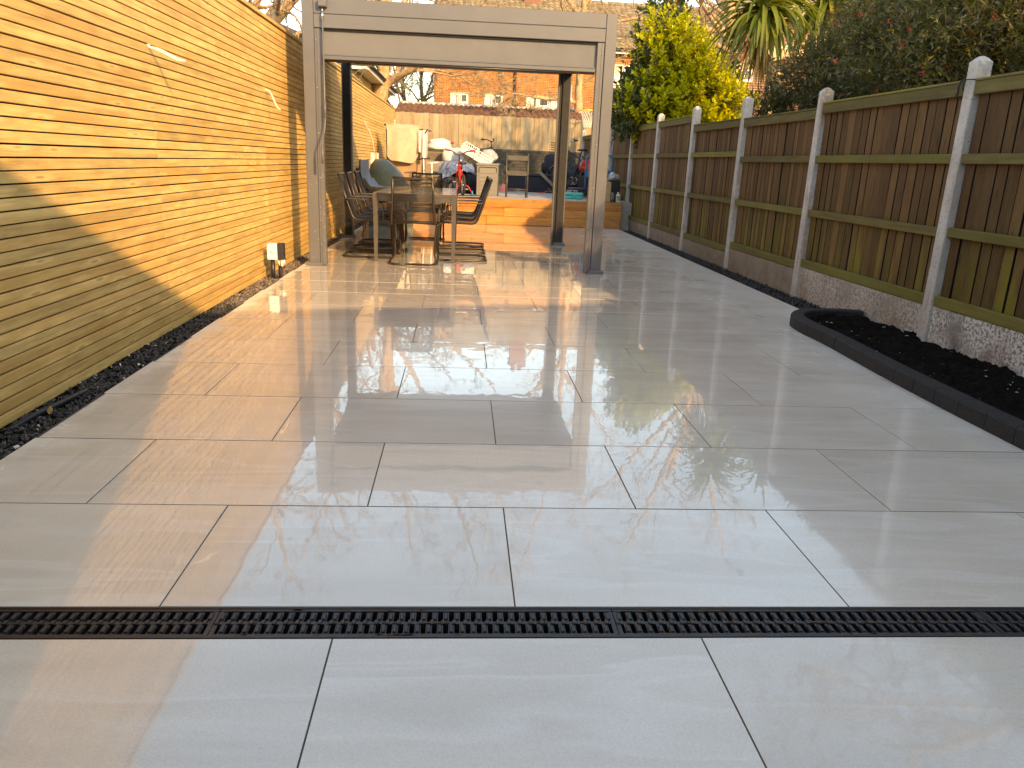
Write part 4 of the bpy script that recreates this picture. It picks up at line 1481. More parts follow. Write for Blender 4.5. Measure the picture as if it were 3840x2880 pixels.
# ---- blue sheeting over a dark heap
YT = 14.7
ta, tb_ = P(1640, 700, YT), P(1795, 700, YT)
tw = tb_.x - ta.x
ht = P(1735, 598, YT).z - TZ
tag(heap((ta.x + tb_.x) / 2 + .10, YT + .2, tw * 1.05, .7, ht * .80, 5.7, .45, 2.4, 34, TZ, -.05, 6).build('dark_heap', MAT['navy_cloth']), 'dark navy heap under the blue plastic sheeting', 'heap')


def sheet(u, v):
    x = ta.x + tw * (.02 + .86 * u)
    d = YT + .12 - .42 * v + .05 * mnoise.noise(Vector((u * 7, v * 6, 3)))
    zt_ = TZ + ht * (.40 + .62 * math.sin(math.pi * min(1, .18 + u * .62)))
    z = zt_ - (ht * .62) * v * (1.05 - .75 * u) + .05 * mnoise.noise(Vector((u * 8 + 4, v * 7, 1))) + .035 * abs(mnoise.noise(Vector((u * 15, v * 13, 9))))
    return Vector((x, d, max(z, TZ + .02)))


tag(MB().grid(sheet, 70, 46, smooth=True).build('blue_sheeting', MAT['tarp']), 'shiny crumpled blue plastic sheeting over the dark heap', 'sheeting')
# scooter handles standing by the case
for px_, nm in ((1588, 'left'), (1619, 'right')):
    p0, p1 = P(px_ + 3, 650, 14.4), P(px_, 596 if px_ < 1600 else 612, 14.4)
    t = thing('scooter', 'white push scooter stem, ' + ('nearer the hung beige cloth' if px_ < 1600 else 'with a pale grip bar before the taupe case'), 'scooter', (p0.x, 14.4, TZ), 0, 'scooters')
    MB().tube([(0, 0, .10), (p1.x - p0.x, 0, p1.z - TZ)], .013, 8).build('stem', MAT['white_plastic'], t)
    MB().bbox_(-.05, .05, -.05, .45, .075, .1, .008).build('footboard', MAT['black'], t)
    for yy in (-.10, .5):
        MB().torus((0, yy, .06), (1, 0, 0), .045, .016, 16, 6).build('wheel', MAT['rubber'], t)
    top = p1.z - TZ
    dx = p1.x - p0.x
    MB().tube([(dx - .11, 0, top - .01), (dx + .13, 0, top + .02)], .014, 8).build('handlebar', MAT['sheet_white'] if px_ > 1600 else MAT['black'], t)


# ---- bicycles
def bicycle(name, label, loc, heading, wr=.31, base=1.0, frame_m='navy', grips='black', bar_rise=.06, saddle_h=.92, bar_h=1.02, basket=False, stab=False, tyre=.02, lean=0.0, group=None):
    """frame along +y (front)"""
    b = thing(name, label, 'bicycle', loc, heading, group)
    b.rotation_euler = (0, lean, heading)
    w = base / 2
    for y in (-w, w):
        t = MB().torus((0, y, wr), (1, 0, 0), wr - tyre, tyre, 30, 6).build('tyre', MAT['rubber'], b)
        m = MB()
        m.torus((0, y, wr), (1, 0, 0), wr - tyre * 2.1, .009, 28, 5)
        for k in range(16):
            a = 2 * math.pi * k / 16
            m.tube([(.018 * (-1) ** k, y, wr), (0, y + (wr - tyre * 2.1) * math.cos(a), wr + (wr - tyre * 2.1) * math.sin(a))], .0015, 3)
        m.cyl((-.03, y, wr), (.03, y, wr), .02, 8)
        m.build('rim', MAT['chrome'], t)
    bb_ = Vector((0, -.06 * base, wr * .92))
    st = Vector((0, -.20 * base, saddle_h - .1))
    hd = Vector((0, .30 * base, bar_h - .12))
    hl = Vector((0, .33 * base, bar_h - .26))
    m = MB()
    for a, c, r_ in ((bb_, st, .016), (bb_, hl, .019), (st.lerp(bb_, .12), hd, .016), (hd, hl, .02)):
        m.tube([a, c], r_, 8)
    for s in (-.04, .04):
        m.tube([bb_, Vector((s, -w, wr))], .010, 6).tube([st.lerp(bb_, .1), Vector((s, -w, wr))], .009, 6)
    m.build('frame', MAT[frame_m], b)
    m = MB()
    for s in (-.045, .045):
        m.tube([hl + Vector((s * .6, 0, 0)), Vector((s, w, wr))], .012, 6)
    m.build('fork', MAT[frame_m], b)
    m = MB()
    hh = Vector((0, .28 * base, bar_h))
    m.tube([hd, hh], .013, 6)
    m.tube(fillet([(-.27, hh.y - .10, bar_h + bar_rise), (-.13, hh.y, bar_h + bar_rise * .8), (-.05, hh.y + .02, bar_h), (.05, hh.y + .02, bar_h), (.13, hh.y, bar_h + bar_rise * .8), (.27, hh.y - .10, bar_h + bar_rise)], .05, 4), .011, 8)
    hb = m.build('handlebar', MAT['black'] if frame_m != 'navy' else MAT['chrome'], b)
    for s in (-1, 1):
        MB().tube([(s * .20, hh.y - .05, bar_h + bar_rise * .92), (s * .285, hh.y - .108, bar_h + bar_rise)], .018, 8).build('grip', MAT[grips], hb)
    m = MB()
    m.tube([st, st + Vector((0, -.03, .09))], .012, 6)
    m.loft([[Vector((xw * c_ + 0, st.y - .03 + yy, saddle_h + zz * s_ + .01)) for c_, s_ in ((-1, 0), (-.6, .8), (0, 1), (.6, .8), (1, 0), (.5, -.6), (-.5, -.6))] for yy, xw, zz in ((-.12, .05, .03), (-.09, .08, .035), (0, .06, .03), (.08, .03, .025), (.13, .018, .02))], caps=True, smooth=True)
    m.build('saddle', MAT['black'], b)
    m = MB()
    m.torus(tuple(bb_ + Vector((.05, 0, 0))), (1, 0, 0), .07, .008, 16, 4)
    for s in (-1, 1):
        m.tube([bb_ + Vector((s * .06, 0, 0)), bb_ + Vector((s * .075, s * .10, -s * .07))], .008, 5)
        m.box(s * .12 - .045, s * .12 + .045, bb_.y + s * .10 - .03, bb_.y + s * .10 + .03, bb_.z - s * .07 - .01, bb_.z - s * .07 + .01)
    m.build('crank', MAT['chrome'], b)
    if stab:
        for s in (-1, 1):
            sw = MB().torus((s * .17, -w - .02, .055), (1, 0, 0), .035, .018, 14, 6).build('stabiliser', MAT['blue_paint'], b)
            MB().tube(fillet([(s * .05, -w, wr), (s * .11, -w, wr * .85), (s * .165, -w - .02, .055)], .03, 3), .010, 6).build('arm', MAT['red'], sw)
    if basket:
        m = MB()
        z0, z1, yc = bar_h - .27, bar_h - .02, .46 * base
        for k in range(6):
            z = z0 + (z1 - z0) * k / 5
            m.tube([(-.15, yc - .1, z), (.15, yc - .1, z), (.15, yc + .14, z), (-.15, yc + .14, z), (-.15, yc - .1, z)], .004, 4)
        for x, y in [(-.15 + .05 * i, yc - .1) for i in range(7)] + [(-.15 + .05 * i, yc + .14) for i in range(7)]:
            m.tube([(x, y, z0), (x, y, z1)], .003, 4)
        m.build('basket', MAT['black'], b)
    return b


kb = at(1725, 735, 'z', TZ)
bicycle('child_bicycle', 'small red child bicycle with stabilisers facing away, near the terrace edge', (kb.x, kb.y + .36, TZ), R(9), .20, .66, 'red', 'red', .09, .58, .74, stab=True, tyre=.024)
bp = at(2165, 728, 'z', TZ)
bicycle('blue_bicycle', 'adult navy bicycle with swept bars leaning by the back wall', (2.25, 15.9, TZ), R(38), .33, 1.05, 'navy', 'black', .07, .95, 1.12, basket=True, lean=.06)
bb2 = P(1800, 570, 16.9)
bicycle('black_bicycle', 'black bicycle behind the heap, only bars and saddle showing', (bb2.x, 17.0, TZ), R(-62), .33, 1.05, 'black', 'black', .05, .95, 1.09)

# ---- grey resin cabinet
sb_ = thing('storage_cabinet', 'grey resin storage cabinet with ribbed front at the terrace edge', 'cabinet', (.335, 13.72, TZ), R(-4))
MB().bbox_(-.215, .215, 0, .42, .0, .565, .012).build('body', MAT['resin'], sb_)
MB().bbox_(-.228, .228, -.012, .44, .568, .612, .01).build('lid', MAT['resin'], sb_)
for i in range(6):
    z = .04 + i * .076
    MB().bbox_(-.165, .165, -.008, .001, z, z + .070, .003).build('rib', MAT['resin'], sb_)
m = MB().tube(fillet([(-.17, -.006, .44), (-.17, -.006, .535), (.17, -.006, .535), (.17, -.006, .44)], .03, 4), .006, 6)
m.build('handle', MAT['dark_gap'], sb_)
pk = at(1885, 720, 'z', TZ)
tag(heap(pk.x + .03, pk.y + .25, .22, .2, .16, 2.2, .3, z0=TZ).build('pink_toy', plain('pink_plastic', (.75, .22, .18), .5)), 'small pink plastic toy beside the grey cabinet', 'toy')

# ---- folding chair
fc = thing('folding_chair', 'slim dark folding chair standing folded in front of the black trunk', 'chair', (.89, 13.44, TZ), R(3))
FC = MAT['table_metal']
for s in (-1, 1):
    MB().tube([(s * .205, .02, 0), (s * .205, .05, .81)], .013, 8).build('leg', FC, fc)
    MB().tube([(s * .185, .09, 0), (s * .185, .055, .44)], .012, 8).build('leg', FC, fc)
MB().bbox_(-.195, .195, .035, .058, .68, .775, .005).build('backrest', FC, fc)
m = MB()
for i in range(5):
    m.bbox_(-.19, .19, .028 + i * .010, .036 + i * .010, .405 + i * .012, .445 + i * .012, .003)
m.build('seat', FC, fc)
m = MB()
for z in (.155, .12):
    m.tube([(-.2, .03, z), (.2, .03, z)], .009, 6)
m.build('rung', FC, fc)

# ---- black trunk, cloth on it
tr_ = thing('storage_chest', 'long low black storage trunk in front of the brick wall', 'trunk', (1.55, 16.45, TZ))
MB().bbox_(-.70, .70, 0, .5, 0.0, .36, .015).build('body', MAT['navy_cloth'], tr_)
MB().bbox_(-.72, .72, -.02, .52, .362, .42, .012).build('lid', MAT['black'], tr_)
MB().box(-.02, .07, -.004, .001, .13, .20).build('label_plate', MAT['grey_fabric'], tr_, (.38, 0, 0))
tag(lump((1.98, 16.7, TZ + .56), .30, .22, .27, 4.4, .45).build('black_cloth', MAT['navy_cloth']), 'crumpled black cloth heaped on the right end of the black trunk', 'cloth')
st_ = MB()
st_.grid(lambda u, v: Vector((1.60 + .45 * v + .10 * u - .05, 16.44 - .03 * v - .10 * math.sin(math.pi * v) * .4, TZ + .46 - .40 * v + .02 * math.sin(u * 3))), 4, 14)
tag(st_.build('black_strap', MAT['grey_fabric']), 'wide dark strap hanging diagonally down the front of the trunk', 'strap')
oc = MB().tube(bez([(1.55, 16.2, TZ + .012), (1.66, 16.1, TZ + .012), (1.78, 16.2, TZ + .05), (1.95, 16.3, TZ + .03), (2.2, 16.2, TZ + .012)], 5), .010, 6)
tag(oc.build('orange_cable', plain('orange_flex', (.62, .10, .03), .5)), 'orange flex lying at the foot of the black trunk', 'cable')

# ---- teal case, platform trolley, cartons
tc = thing('teal_case', 'flat teal plastic tool case on the terrace edge', 'case', (2.02, 13.62, TZ), R(-3))
MB().bbox_(-.185, .185, 0, .26, 0, .06, .018).build('base', MAT['teal'], tc)
MB().bbox_(-.19, .19, -.004, .264, .063, .125, .02).build('lid', MAT['teal'], tc)
MB().bbox_(-.02, .03, -.014, -.003, .03, .095, .003).build('clasp', MAT['teal'], tc)
YP = 14.5
pa, pb_ = P(2193, 700, YP), P(2291, 700, YP)
hp = P(2240, 582, YP)
tl = thing('platform_trolley', 'bright blue platform trolley with a looped handle behind the pergola post', 'trolley', ((pa.x + pb_.x) / 2, YP, TZ))
hw = (pb_.x - pa.x) / 2
MB().tube(fillet([(-hw, .0, .18), (-hw, .02, hp.z - TZ), (hw, .02, hp.z - TZ), (hw, .0, .18)], .09, 5), .018, 8).build('handle', MAT['blue_paint'], tl)
MB().bbox_(-hw + .01, hw - .01, .002, .016, .42, .56, .003).build('handle_plate', MAT['blue_paint'], tl)
MB().bbox_(-.55, hw + .03, -.05, .62, .15, .185, .012).build('platform', MAT['navy'], tl)
for x in (-.45, hw - .08):
    for y in (.05, .5):
        MB().torus((x, y, .062), (1, 0, 0), .042, .020, 14, 6).build('castor', MAT['rubber'], tl)
k0, k1 = P(2264, 755, 12.85), P(2284, 755, 12.85)
tag(MB().bbox_(k0.x, k1.x + .02, 12.85, 13.0, TZ + .002, P(2270, 682, 12.85).z, .003).build('carton', MAT['card']), 'tall open cardboard carton on the sleepers by the fence', 'carton')
b0 = P(2300, 755, 12.9)
cn_ = thing('paint_tin', 'grey paint tin standing between the carton and the white bottle', 'tin', (b0.x - .03, 12.95, TZ + .003))
MB().cyl((0, 0, 0), (0, 0, .16), .052, 16).build('can', MAT['resin'], cn_)
MB().cyl((0, 0, .1605), (0, 0, .172), .054, 16).build('lid', MAT['chrome'], cn_)
b1 = P(2315, 755, 12.9)
bt = thing('bottle', 'small white bottle with printed label standing by the fence post', 'bottle', (b1.x + .01, 12.93, TZ + .003))
MB().bbox_(-.035, .035, -.03, .03, 0, .15, .008).build('body', MAT['white_plastic'], bt)
MB().cyl((0, 0, .15), (0, 0, .185), .016, 10).build('cap', MAT['white_plastic'], bt)
MB().box(-.028, .028, -.0315, -.030, .03, .12).build('label_sheet', plain('green_label', (.25, .36, .16), .6, nscale=60, var=.5), bt)
tag(MB().bbox_(b0.x - .06, b1.x + .06, 13.05, 13.25, TZ + .002, TZ + .40, .005).build('black_crate', MAT['black']), 'black plastic crate behind the tins on the sleepers', 'crate')
tag(lump(((b0.x + b1.x) / 2 - .02, 13.14, TZ + .45), .10, .09, .085, 1.2, .3).build('silver_bag', MAT['clear_poly']), 'scrunched silver bag on top of the black crate', 'bag')

# ---- more of the pile: bin bags and boxes in the middle
tag(lump((P(1700, 700, 14.2).x - .12, 14.35, TZ + .12), .24, .2, .20, 2.7, .35).build('dark_bag', MAT['black']), 'black bin bag slumped left of the red child bicycle', 'bag')
tag(lump((P(1775, 700, 14.4).x, 14.5, TZ + .16), .20, .2, .26, 9.2, .35).build('dark_bag', MAT['navy_cloth']), 'dark bag between the red child bicycle and the grey cabinet', 'bag')
tag(MB().bbox_(-.20, .20, -.14, .14, 0, .33, .006).build('carton', MAT['card'], None, (P(1655, 690, 14.3).x - .25, 14.75, TZ + .003), (0, 0, R(14))), 'brown cardboard carton beside the push scooters', 'carton')
tag(MB().bbox_(-.17, .17, -.2, .2, 0, .42, .01).build('dark_case', MAT['black'], None, (2.62, 15.6, TZ + .003), (0, 0, R(20))), 'black case behind the blue platform trolley', 'case')
tag(lump((2.55, 15.5, TZ + .62), .17, .15, .15, 5.5, .4).build('carrier_bag', MAT['red']), 'red and dark carrier bag hanging behind the trolley handle', 'bag')
tag(lump((2.35, 16.6, TZ + .30), .28, .25, .36, 7.5, .35).build('dark_bag', MAT['black']), 'large dark sack by the back wall under the navy bicycle', 'bag')

# ---- basketball hoop over the back corner
HYp = 18.6
hc = P(2205, 415, HYp)
hp_ = thing('basketball_hoop', 'basketball hoop with a white net on a pole in the far right corner', 'hoop', (hc.x, HYp, 0))
MB().cyl((.22, .30, TZ), (.22, .30, hc.z + .2), .04, 10).build('pole', MAT['grey_fabric'], hp_)
MB().tube([(.22, .27, hc.z), (.10, .14, hc.z)], .02, 6).build('bracket', MAT['black'], hp_)
MB().torus((0, 0, hc.z), (0, 0, 1), .19, .011, 26, 6).build('ring', plain('yellow_ring', (.55, .48, .03), .4), hp_)
m = MB()
for k in range(14):
    for sg in (1, -1):
        pts = []
        for j in range(7):
            a = 2 * math.pi * k / 14 + sg * j * .22
            rad = .185 - .09 * (j / 6) ** .7
            pts.append((rad * math.cos(a), rad * math.sin(a), hc.z - .01 - .065 * j))
        m.tube(pts, .0045, 3, caps=False)
m.build('net', MAT['white_cable'], hp_)

# ---- grey shell chairs and the olive cover by the wall
def shell_chair():
    root = thing('shell_chair', 'x', 'chair')

    def surf(off):
        def f(u, v):
            # v: seat front to back top, u across
            a = (u * 2 - 1)
            if v < .55:
                t = v / .55
                y, z = .23 - .40 * t, .43 - .035 * math.sin(math.pi * t * .8)
                wv_ = .235
            else:
                t = (v - .55) / .45
                y, z = -.17 - .13 * t + .05 * math.sin(math.pi * t) * -1, .415 + .43 * t ** 1.15
                wv_ = .235 - .03 * t
            lip = abs(a) ** 3
            return Vector((a * wv_ + off * a * .2, y - off * (v > .5) + .05 * lip * (v > .45) * 1.0, z + .075 * lip * (1 if v < .7 else .3) - off))
        return f
    MB().grid(surf(0), 14, 22).build('shell', MAT['grey_shell'], root)
    MB().grid(lambda u, v: surf(.008)(1 - u, v), 14, 22).build('underside', MAT['sunlit_shell'], root)
    for sx in (-1, 1):
        for sy in (-1, 1):
            MB().tube([(sx * .13, sy * .10 + .03, .40), (sx * .225, sy * .20 + .02, .002)], [.015, .010], 8).build('leg', MAT['leg_wood'], root)
    MB().tube([(-.14, .12, .37), (.14, -.07, .37)], .006, 5).tube([(.14, .12, .37), (-.14, -.07, .37)], .006, 5).build('brace', MAT['black'], root)
    return root


sp_ = shell_chair()
scl = [(-1.36, 10.12, .0, -103, 'bottom grey shell chair of the stack by the wall, its wooden legs on the patio'),
       (-1.355, 10.11, .105, -102, 'middle grey shell chair of the stack by the wall'),
       (-1.325, 10.25, .215, -99, 'topmost grey shell chair of the stack by the wall')]
for i, (x, y, z, a, lab) in enumerate(scl):
    o = sp_ if i == 0 else copy_tree(sp_)
    o.location = (x, y, .002 + z)
    o.rotation_euler = (0, 0, R(a))
    o.scale = (1.08, 1.12, 1.0)
    tag(o, lab, 'chair', 'stack of grey shell chairs')
oa, ob_ = P(1380, 680, 11.7), P(1530, 680, 11.7)
oz = P(1430, 597, 11.7).z
m = MB()
rings = []
ow2 = (ob_.x - oa.x) / 2 * 1.12
for k, (z, s_) in enumerate(((0, 1.0), (oz * .35, 1.02), (oz * .66, 1.0), (oz * .80, .95), (oz * .92, .84), (oz * .985, .62), (oz, .2))):
    ring = []
    for j in range(36):
        a = 2 * math.pi * j / 36
        c, s = math.cos(a), math.sin(a)
        e = .55
        x = ow2 * s_ * math.copysign(abs(c) ** e, c) - .12 * (1 - s_)
        y = .30 * s_ * math.copysign(abs(s) ** e, s)
        w = .05 * mnoise.noise(Vector((x * 5, y * 5, z * 3)))
        ring.append(Vector((x * (1 + w), y * (1 + w), (z + .03 * mnoise.noise(Vector((x * 4, y * 4, 7))) * (k > 0)) * (1 - .30 * max(0, (x + .1) / ow2) ** 1.5))))
    rings.append(ring)
m.loft(rings, caps=True, smooth=True)
tag(m.build('olive_cover', MAT['olive'], None, ((oa.x + ob_.x) / 2 + .04, 11.8, .002)), 'olive green tarpaulin cover over a rounded mound behind the shell chairs', 'cover')
wg = P(1403, 590, 12.9)
tag(MB().grid(lambda u, v: Vector((wg.x - .07 + .14 * u, 13.0 + .03 * math.sin(u * 5), wg.z - .16 + .24 * v)), 8, 6).grid(lambda u, v: Vector((wg.x + .07 - .14 * u, 13.02 + .03 * math.sin(u * 5), wg.z - .16 + .24 * v)), 8, 6).tube(bez([(wg.x, 13.0, wg.z + .07), (wg.x - .05, 13.0, wg.z + .35), (WALLX(13) + .01, 13.0, wg.z + .62)], 4), .005, 4).build('hanging_bag', MAT['sheet_white']), 'white bag hanging on a cord from the slatted wall beyond the back pergola post', 'bag')


# ================================================================== TREES AND SHRUBS
def grow(tm, wm, pts, r0, r1, lvl, maxl, rr, spread=.75, kids=7, droop=.0, first=.25, sides=7, minr=.004):
    """tube along pts into tm (limbs) or wm (twigs), then side branches"""
    n = len(pts)
    rs = [r0 + (r1 - r0) * i / (n - 1) for i in range(n)]
    (tm if lvl <= 1 else wm).tube(pts, rs, sides if lvl == 0 else (5 if lvl == 1 else 3), caps=False, smooth=True)
    if lvl >= maxl:
        return
    L = sum((b - a).length for a, b in zip(pts, pts[1:]))
    for k in range(kids):
        t = first + (1 - first) * (k + rr.random()) / kids
        i = min(int(t * (n - 1)), n - 2)
        f = t * (n - 1) - i
        p = pts[i].lerp(pts[i + 1], f)
        d = (pts[i + 1] - pts[i]).normalized()
        side = Vector((rr.gauss(0, 1), rr.gauss(0, 1), rr.gauss(0, 1)))
        side = (side - d * side.dot(d)).normalized()
        dd = (d * rr.uniform(.35, .8) + side * spread).normalized()
        bl = L * rr.uniform(.28, .58) * (1.05 - .55 * t)
        rb = (r0 + (r1 - r0) * t) * rr.uniform(.35, .6)
        if bl < .12 or rb < minr:
            rb = max(rb, minr)
        q = [p]
        ns = 4 if lvl < 2 else 3
        for s_ in range(ns):
            dd = (dd + Vector((rr.gauss(0, .22), rr.gauss(0, .22), rr.gauss(.05, .22) - droop))).normalized()
            q.append(q[-1] + dd * bl / ns)
        grow(tm, wm, q, rb, max(rb * .35, minr * .7), lvl + 1, maxl, rr, spread, max(kids - 2, 3), droop, .2, sides, minr)


def bare_tree(name, label, limbs, seed, maxl=3, kids=8, spread=.8, droop=.02, twig='twig', bark='bark', minr=.006):
    rr = random.Random(seed)
    base = Vector(limbs[0][0][0])
    t = thing(name, label, 'tree', base)
    tm, wm = MB(), MB()
    for k, (pts, r0, r1, kd) in enumerate(limbs):
        pp_ = bez([Vector(p) - base for p in pts], 4)
        grow(tm, wm, pp_, r0, r1, 0, maxl if kd else 0, rr, spread, kd, droop, .3, 9, minr)
    tm.build('trunk', MAT[bark], t)
    wm.build('crown', MAT[twig], t)
    return t


Q = lambda px, py, Y: at(px, py, 'y', Y)
# plane tree on the left behind the outbuilding
YT1 = 27.5
b = Q(1412, 420, YT1)
f1 = Q(1432, 300, YT1)
bare_tree('plane_tree', 'stout leafless plane tree forking behind the outbuilding roof, left of the brick house', [
    ([(b.x - .15, YT1, 0), b, Q(1428, 345, YT1), f1, Q(1444, 230, YT1), Q(1452, 90, YT1 - .3), Q(1420, -160, YT1 - .5), Q(1440, -420, YT1 - .8)], .34, .10, 11),
    ([Q(1430, 340, YT1), Q(1462, 308, YT1), Q(1500, 285, YT1 - .3), Q(1560, 250, YT1 - .8), Q(1640, 160, YT1 - 1.2), Q(1800, 20, YT1 - 1.6), Q(1930, -120, YT1 - 2)], .15, .03, 10),
    ([Q(1440, 250, YT1), Q(1400, 120, YT1), Q(1300, -30, YT1 - .5), Q(1200, -260, YT1 - 1)], .14, .03, 10),
    ([Q(1448, 150, YT1), Q(1530, -20, YT1 + .5), Q(1620, -220, YT1 + .5), Q(1650, -480, YT1)], .13, .03, 10),
    ([Q(1448, 100, YT1), Q(1460, -200, YT1), Q(1500, -600, YT1), Q(1560, -1050, YT1)], .20, .05, 11),
    ([Q(1455, -100, YT1), Q(1300, -420, YT1), Q(1150, -800, YT1), Q(1000, -1150, YT1 - 2)], .14, .03, 10),
    ([Q(1470, -150, YT1), Q(1640, -480, YT1), Q(1800, -850, YT1), Q(1900, -1200, YT1 - 2)], .14, .03, 10),
], 3, 4, spread=.85)
# second one with a straight trunk by the hoop
YT2 = 24.5
bare_tree('plane_tree', 'straight pale leafless tree rising behind the basketball hoop', [
    ([(Q(2168, 430, YT2).x - .02, YT2, 0), Q(2168, 430, YT2), Q(2170, 340, YT2), Q(2178, 230, YT2), Q(2188, 60, YT2), Q(2195, -160, YT2), Q(2180, -500, YT2)], .165, .05, 9),
    ([Q(2160, 385, YT2), Q(2120, 378, YT2 - .2), Q(2040, 372, YT2 - .5), Q(1960, 355, YT2 - .8), Q(1900, 345, YT2 - 1), Q(1850, 300, YT2 - 1.2)], .05, .012, 12),
    ([Q(2175, 320, YT2), Q(2230, 280, YT2 - .3), Q(2300, 230, YT2 - .6), Q(2380, 190, YT2 - .8)], .04, .012, 8),
    ([Q(2186, 80, YT2), Q(2090, -60, YT2 - .6), Q(1960, -240, YT2 - 1.2), Q(1900, -480, YT2 - 1.4)], .08, .02, 9),
    ([Q(2190, 20, YT2), Q(2330, -140, YT2), Q(2460, -360, YT2 + .4)], .08, .02, 9),
    ([Q(2185, -400, YT2), Q(2170, -700, YT2), Q(2120, -1050, YT2), Q(2050, -1300, YT2 - 1)], .06, .02, 10),
    ([Q(2190, -250, YT2), Q(2330, -560, YT2), Q(2420, -900, YT2)], .06, .02, 9),
    ([Q(2190, -300, YT2), Q(2000, -600, YT2), Q(1860, -900, YT2)], .06, .02, 9),
], 5, 4, spread=.85, twig='twig_pale')
# tree over the left wall
YT3 = 17.0
bare_tree('leafless_tree', 'leafless tree with thick limbs above the left slatted wall', [
    ([(-6.2, YT3, 0), (-6.1, YT3, 2.5), Q(700, 240, YT3), Q(905, 165, YT3), Q(1010, 95, YT3), Q(1095, 0, YT3), Q(1200, -120, YT3), Q(1310, -330, YT3)], .24, .06, 12),
    ([Q(830, 190, YT3), Q(930, 60, YT3), Q(985, -60, YT3), Q(960, -300, YT3)], .12, .03, 10),
    ([Q(1060, 40, YT3), Q(1105, 60, YT3 - .3), Q(1150, 130, YT3 - .5), Q(1190, 150, YT3 - .6)], .035, .008, 8),
    ([Q(720, 230, YT3), Q(640, -60, YT3), Q(560, -420, YT3)], .16, .04, 10),
    ([Q(640, -60, YT3), Q(780, -400, YT3), Q(900, -800, YT3 + 1), Q(960, -1200, YT3 + 1)], .14, .03, 10),
    ([Q(1200, -120, YT3), Q(1180, -450, YT3), Q(1240, -800, YT3)], .07, .02, 10),
], 8, 3, spread=.85)
# tree behind the palm with a long level limb
YT4 = 25.0
bare_tree('leafless_tree', 'leafless tree behind the palm with one long level limb crossing the roof', [
    ([(Q(2745, 330, YT4).x, YT4, 0), Q(2745, 330, YT4), Q(2742, 150, YT4), Q(2738, 0, YT4), Q(2760, -260, YT4), Q(2740, -520, YT4)], .26, .08, 9),
    ([Q(2742, 150, YT4), Q(2710, 112, YT4 - .4), Q(2640, 112, YT4 - .8), Q(2580, 92, YT4 - 1.0), Q(2470, 82, YT4 - 1.2), Q(2390, 68, YT4 - 1.3), Q(2310, 78, YT4 - 1.3), Q(2230, 50, YT4 - 1.4)], .11, .03, 11),
    ([Q(2725, 125, YT4), Q(2690, 70, YT4 - .8), Q(2650, 40, YT4 - .8), Q(2605, -10, YT4 - .8), Q(2520, -150, YT4 - 1)], .055, .02, 8),
    ([Q(2740, 20, YT4), Q(2900, -120, YT4), Q(3050, -330, YT4)], .10, .02, 9),
    ([Q(2750, -300, YT4), Q(2680, -650, YT4), Q(2600, -1000, YT4)], .12, .03, 10),
    ([Q(2745, -200, YT4), Q(2950, -560, YT4), Q(3100, -950, YT4)], .12, .03, 10),
    ([Q(2742, -100, YT4), Q(2560, -400, YT4), Q(2380, -700, YT4 - 1)], .10, .03, 10),
], 11, 3, spread=.85)
# thin trees far behind the house corner
for k, (px_, Y_, sd) in enumerate(((1520, 46, 21), (1590, 50, 22), (1380, 44, 23))):
    bx = Q(px_, 420, Y_)
    bare_tree('leafless_tree', ['slender leafless tree in the gap left of the brick house', 'leafless tree against the sky beside the brick house corner', 'leafless tree beyond the yellow brick house'][k], [
        ([(bx.x, Y_, 0), (bx.x + .1, Y_, 3), (bx.x - .2, Y_, 6), (bx.x + .3, Y_, 10)], .20, .05, 12),
        ([(bx.x, Y_, 2.6), (bx.x + 1.2, Y_, 4.6), (bx.x + 2.0, Y_, 7.5)], .10, .03, 11),
        ([(bx.x, Y_, 3.0), (bx.x - 1.5, Y_, 5.0), (bx.x - 2.2, Y_, 8)], .10, .03, 11)], sd, 3, twig='twig_pale', minr=.010)

bare_tree('leafless_tree', 'bare tree in the next garden, out of the picture on the right', [
    ([(10.2, 6.2, 0), (9.6, 6.6, 3.0), (8.6, 7.4, 6.2), (7.8, 8.3, 7.8), (7.2, 9.2, 8.6)], .16, .03, 10),
    ([(8.2, 7.8, 7.2), (7.0, 8.9, 7.3), (6.2, 9.9, 7.5)], .06, .02, 9)], 77, 3, minr=.012)

# ---- leafy shrubs
def leaf(m, p, d, n, l, w, fold=.15):
    d = d.normalized()
    s = d.cross(n)
    if s.length < 1e-4:
        s = d.orthogonal()
    s.normalize()
    n = s.cross(d)
    m.add([p, p + d * l * .35 + s * w * .5 + n * fold * w, p + d * l * .75 + s * w * .42 + n * fold * w * .7, p + d * l - n * .1 * l, p + d * l * .75 - s * w * .42 + n * fold * w * .7, p + d * l * .35 - s * w * .5 + n * fold * w, p + d * l * .5],
          [(0, 1, 6), (1, 2, 6), (2, 3, 6), (3, 4, 6), (4, 5, 6), (5, 0, 6)], False)


def rvec(rr):
    return Vector((rr.gauss(0, 1), rr.gauss(0, 1), rr.gauss(0, 1))).normalized()


